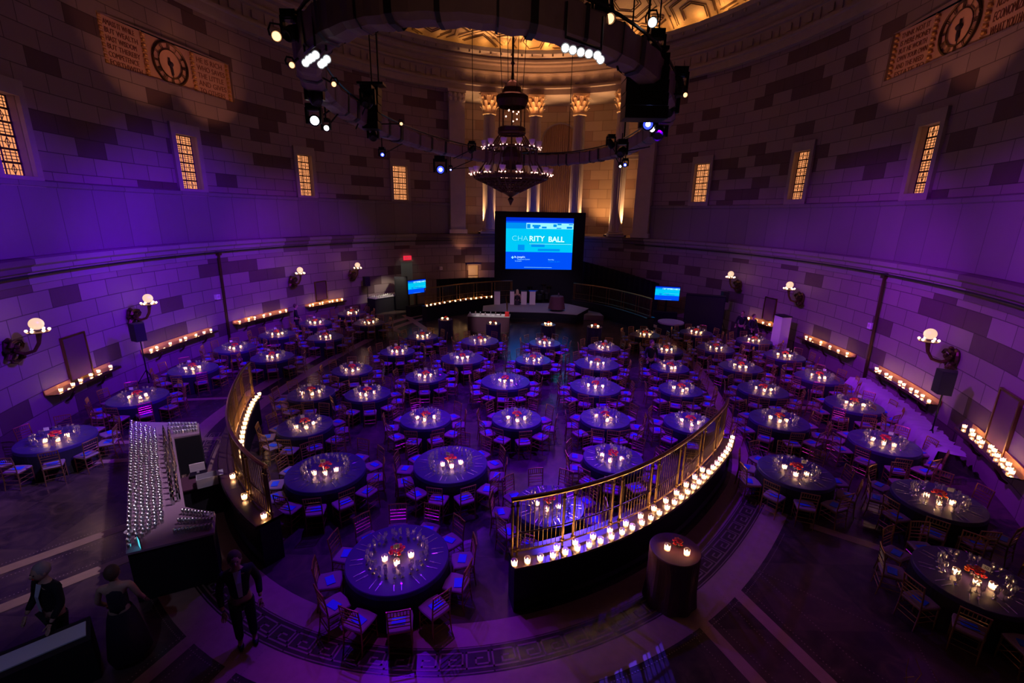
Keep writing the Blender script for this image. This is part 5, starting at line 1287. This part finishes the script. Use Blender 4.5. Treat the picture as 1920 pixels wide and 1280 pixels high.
for i in range(16):
    for j in range(4):
        e = sg0 if k == 0 else dup(sg0); k += 1; e.location = base @ Vector((-L_/2+.12+i*(L_-.24)/15, (.12+j*.18), 1.081)); tag(e, 'clear tumbler on the black-skirted side table at left rear', 'glass', 'tumblers on the left rear side table')
lamp('SPOT', base @ Vector((0, -1.2, 3.4)), 260, (1, .85, .6), 'side_table_lamp', base @ Vector((0, .4, .95)), .05, 70, .7)
# light round table by the right monitor, exit door
p = at(1258, 602, .76); c_ = cloth_mb(.75).build('tablecloth', [M['clothw'], M['clothd']]); c_.location = (p.x, p.y, 0); tag(c_, 'pale blue-lit cloth on bare round table below the right monitor', 'tablecloth')
lamp('SPOT', (p.x-1, p.y-1, 6), 30, (.25, .3, 1), 'table_pin_lamp', (p.x, p.y, .75), .05, 22, .5)
az, z = wall_hit(763, 520); D2 = MB().ribbon(arc(az-1.6, az+1.6, 1), [(.03, 0), (.03, 3.3)]); M['dgreen'] = mat('grey_green_door', (.30, .38, .34), .5); d = struct(D2.build('door_2', M['dgreen']))
MB().ribbon(arc(az-1.8, az+1.8, 1), [(.03, 3.3), (.09, 3.3), (.09, 3.42), (.03, 3.42)]).build('door_lintel', M['stone'], d)
M['exit'] = mat('exit_sign_red', (.05, 0, 0), .4, emit=(1, .02, .06), es=.9)
e = empty('exit_sign', wl(az+.2, .12, 3.6), wyaw(az), 'small lit red exit sign above the grey door', 'sign'); MB().box((0, 0, 0), (.6, .12, .3)).build('housing', M['exit'], e)
tb = text_mesh('EXIT', .24, 'x', .004, 'CENTER'); tb.v = [(-v[0], .066+v[2], v[1]-.08) for v in tb.v]; tb.build('lettering', M['opal'], e)
lamp('SPOT', wl(az, 1.6, 5), 22, (.8, 1, .75), 'door_lamp', wl(az, 0, 2.4), .05, 50, .6)

# ------------------------------------------------------------------ people
def skinmesh(name, nodes, edges, m, parent, sub=1):
    me = bpy.data.meshes.new(name); me.from_pydata([n[0] for n in nodes], edges, []); me.materials.append(m)
    o = bpy.data.objects.new(name, me); C.objects.link(o); o.parent = parent
    me.skin_vertices or me.attributes
    bm = bmesh.new(); bm.from_mesh(me); L_ = bm.verts.layers.skin.verify()
    for v, n in zip(bm.verts, nodes): v[L_].radius = (n[1], n[1]*(n[2] if len(n) > 2 else 1)); v[L_].use_root = (v.index == 0)
    bm.to_mesh(me); bm.free()
    o.modifiers.new('skin', 'SKIN').use_smooth_shade = True; s_ = o.modifiers.new('sub', 'SUBSURF'); s_.levels = s_.render_levels = sub
    return o
def person(loc, yaw, lab, top, bottom, hair, long_hair=False, dress=False, shirt=False, bare=False, lean=0.0, arms=((.30, .12, .95), (.30, .12, .95)), hgt_=1.75):
    s_ = hgt_/1.75; o = empty('person', loc, yaw, lab, 'person'); o.scale = (s_, s_, s_)
    ly = lean
    def sp(z): return max(0, z-.95)*ly
    hips = (0, sp(.95), .95); ch2 = (0, sp(1.3), 1.30); nk = (0, sp(1.48)+.01, 1.50); hd = (0, sp(1.6)+.03, 1.60)
    nodes = [(hips, .13, .85), ((0, sp(1.12), 1.12), .115, .85), (ch2, .14, .75), (nk, .055), (hd, .07)]; edges = [(0, 1), (1, 2), (2, 3), (3, 4)]
    for i, sx in enumerate((-1, 1)):
        n0 = len(nodes); nodes += [((sx*.09, .0, .88), .095), ((sx*.10, .03, .5), .062), ((sx*.10, -.01, .09), .042), ((sx*.11, .13, .04), .035)]; edges += [(0, n0), (n0, n0+1), (n0+1, n0+2), (n0+2, n0+3)]
        ax, ay, az_ = arms[i]; n1 = len(nodes)
        sh = (sx*.19, sp(1.42), 1.42); el = (sx*.27, sp(1.15)-.01+ay*.3, 1.14); wr = (sx*ax*.85, sp(az_)+ay+.08, az_-.02)
        nodes += [(sh, .058), (el, .043), (wr, .030)]; edges += [(2, n1), (n1, n1+1), (n1+1, n1+2)]
    bd = skinmesh('body', nodes, edges, M['skin'], o)
    hm = MB(); hm.sphere((0, sp(1.6)+.035, 1.63), .105, 14, 10, sc=(.82, .98, 1.18)); hm.sphere((0, sp(1.6)+.145, 1.62), .02, 6, 5, sc=(.8, 1.2, 1.6))
    for sx in (-1, 1): hm.sphere((sx*.088, sp(1.6)+.03, 1.62), .025, 6, 5, sc=(.5, 1, 1.4))
    hm.build('head', M['skin'], o, smooth=True)
    for sx in (-1, 1): MB().sphere((sx*.034, sp(1.6)+.128, 1.645), .011, 6, 5).build('eye', M['ink'], o)
    MB().sphere((0, sp(1.6)+.128, 1.575), .022, 8, 4, sc=(1.2, .4, .35)).build('mouth', M['red'], o)
    hr = MB(); hr.sphere((0, sp(1.6)+.01, 1.655), .118, 14, 10, sc=(.86, .95, 1.05))
    if long_hair: hr.sphere((0, sp(1.5)-.05, 1.52), .12, 12, 8, sc=(.95, .6, 1.5))
    hr.build('hair', M[hair], o, smooth=True)
    for i, sx in enumerate((-1, 1)):           # hands with five fingers
        ax, ay, az_ = arms[i]; wr = Vector((sx*ax*.85, sp(az_)+ay+.08, az_-.02)); hn = [(tuple(wr), .022), (tuple(wr+Vector((0, .03, -.05))), .030, .5)]; he = [(0, 1)]
        for k, (fx, fl) in enumerate(((-.03, .06), (-.011, .075), (.010, .072), (.028, .058))):
            n_ = len(hn); hn += [(tuple(wr+Vector((fx, .045, -.09))), .0095), (tuple(wr+Vector((fx, .06+fl*.3, -.09-fl*.8))), .008)]; he += [(1, n_), (n_, n_+1)]
        n_ = len(hn); hn += [(tuple(wr+Vector((-sx*.045, .055, -.06))), .010), (tuple(wr+Vector((-sx*.055, .085, -.09))), .009)]; he += [(0, n_), (n_, n_+1)]
        skinmesh('hand', hn, he, M['skin'], o)
    # clothes: a jacket or dress and trousers as slightly wider shells
    jn = [((0, sp(.9), .88), .165, .85), ((0, sp(1.12), 1.12), .145, .88), ((0, sp(1.3), 1.31), .165, .78), ((0, sp(1.43), 1.43), .095, .8)]; je = [(0, 1), (1, 2), (2, 3)]
    if not bare:
        for i, sx in enumerate((-1, 1)):
            ax, ay, az_ = arms[i]; n1 = len(jn); jn += [((sx*.195, sp(1.41), 1.41), .073), ((sx*.27, sp(1.15)-.01+ay*.3, 1.14), .058), ((sx*ax*.86, sp(az_)+ay+.05, az_+.02), .045)]; je += [(2, n1), (n1, n1+1), (n1+1, n1+2)]
    skinmesh('dress_bodice' if dress else 'jacket', jn, je, M[top], o)
    if dress: MB().lathe([(.15, .98), (.19, .85), (.24, .55), (.29, .12), (.28, .10)], 24, wob=lambda j, k: .03*sin(k*1.6)*j/3).build('skirt', M[bottom], o, smooth=True)
    else:
        tn = [((0, 0, .93), .145, .85)]; te = []
        for sx in (-1, 1): n1 = len(tn); tn += [((sx*.095, 0, .82), .105), ((sx*.10, .03, .5), .078), ((sx*.10, -.01, .1), .062)]; te += [(0, n1), (n1, n1+1), (n1+1, n1+2)]
        skinmesh('trousers', tn, te, M[bottom], o)
    if shirt:
        MB().add([(-.055, sp(1.45)+.085, 1.45), (.055, sp(1.45)+.085, 1.45), (.04, sp(1.3)+.150, 1.28), (.03, sp(1.05)+.150, 1.02), (-.03, sp(1.05)+.150, 1.02), (-.04, sp(1.3)+.150, 1.28)], [(0, 1, 2, 3, 4, 5)]).build('shirt_front', M['shirt'], o)
    for sx in (-1, 1): MB().sphere((sx*.105, .06, .045), .06, 8, 6, sc=(.8, 1.9, .7)).build('shoe', M['dark'], o, smooth=True)
    return o
def faced(px, z, **k):
    p = at(px[0], px[1], z); return (p.x, p.y, 0)
person(faced((80, 1070), 1.62), R(165), 'grey-haired man in black dinner jacket and white shirt, lower left', 'suit', 'suit', 'hairg', shirt=True)
person(faced((208, 1072), 1.6), R(20), 'woman with bare arms in dark dress, seen beside bar end', 'dress', 'dress', 'hairb', long_hair=False, dress=True, bare=True, hgt_=1.68)
person(faced((440, 1050), 1.6), R(215), 'man in black suit standing in shadow left of nearest table', 'suit', 'suit', 'hairb', shirt=True)
person(faced((970, 545), 1.62+.0), R(0), 'blonde woman in dark dress standing before the stage', 'dress', 'dress', 'hairy', long_hair=True, dress=True, bare=True, hgt_=1.7)
person(faced((553, 575), 1.6), R(-60), 'person in dark clothes by the far left wall shelves', 'suit', 'suit', 'hairb')
person(faced((1393, 588), 1.6), R(140), 'left one of two dark-dressed people by far right shelf', 'suit', 'suit', 'hairb')
person(faced((1413, 594), 1.6), R(200), 'right one of two dark-dressed people by far right shelf', 'dress', 'suit', 'hairb')
person(faced((1222, 648), 1.5), R(190), 'person in dark blue standing among right centre tables', 'suit', 'suit', 'hairb')
lamp('SPOT', (-5.2, 3.2, 5.5), 60, (.45, .5, 1), 'entrance_lamp', (-6.9, 5.8, 1.2), .05, 40, .7)
# reception table with pale cloth at lower left corner
p = at(45, 1225, .76); o = empty('reception_table', (p.x, p.y, 0), R(42), 'pale-clothed table corner at the lower left of the picture', 'table')
MB().box((0, 0, .75), (1.3, .32, .02)).build('runner', M['shirt'], o); MB().box((0, 0, .37), (1.4, .55, .73)).build('skirt', M['clothd'], o)
p = at(1735, 1275, 1.35); e = empty('branch_vase', (p.x, p.y, 0), 0, 'dark floor vase of thin gilded curly branches at the bottom right edge', 'vase')
MB().lathe([(.10, 0), (.16, .2), (.13, .5), (.08, .62), (.10, .66)], 18).build('vase', M['dark'], e); b_ = MB()
for k in range(7):
    a = k*.9; b_.tube([(.02*cos(a), .02*sin(a), .5), (.10*cos(a), .08*sin(a), .9), (.13*cos(a+.7), .12*sin(a+.7), 1.1), (.2*cos(a+.3), .16*sin(a), 1.3), (.17*cos(a+.6), .2*sin(a+.5), 1.42+.05*(k % 3))], [.010, .008, .006, .005, .003], 5)
b_.build('branches', M['gold'], e)
lamp('POINT', (p.x-.3, p.y+.3, 1.7), 1.2, (1, .5, .22), 'branch_lamp', size=.05)
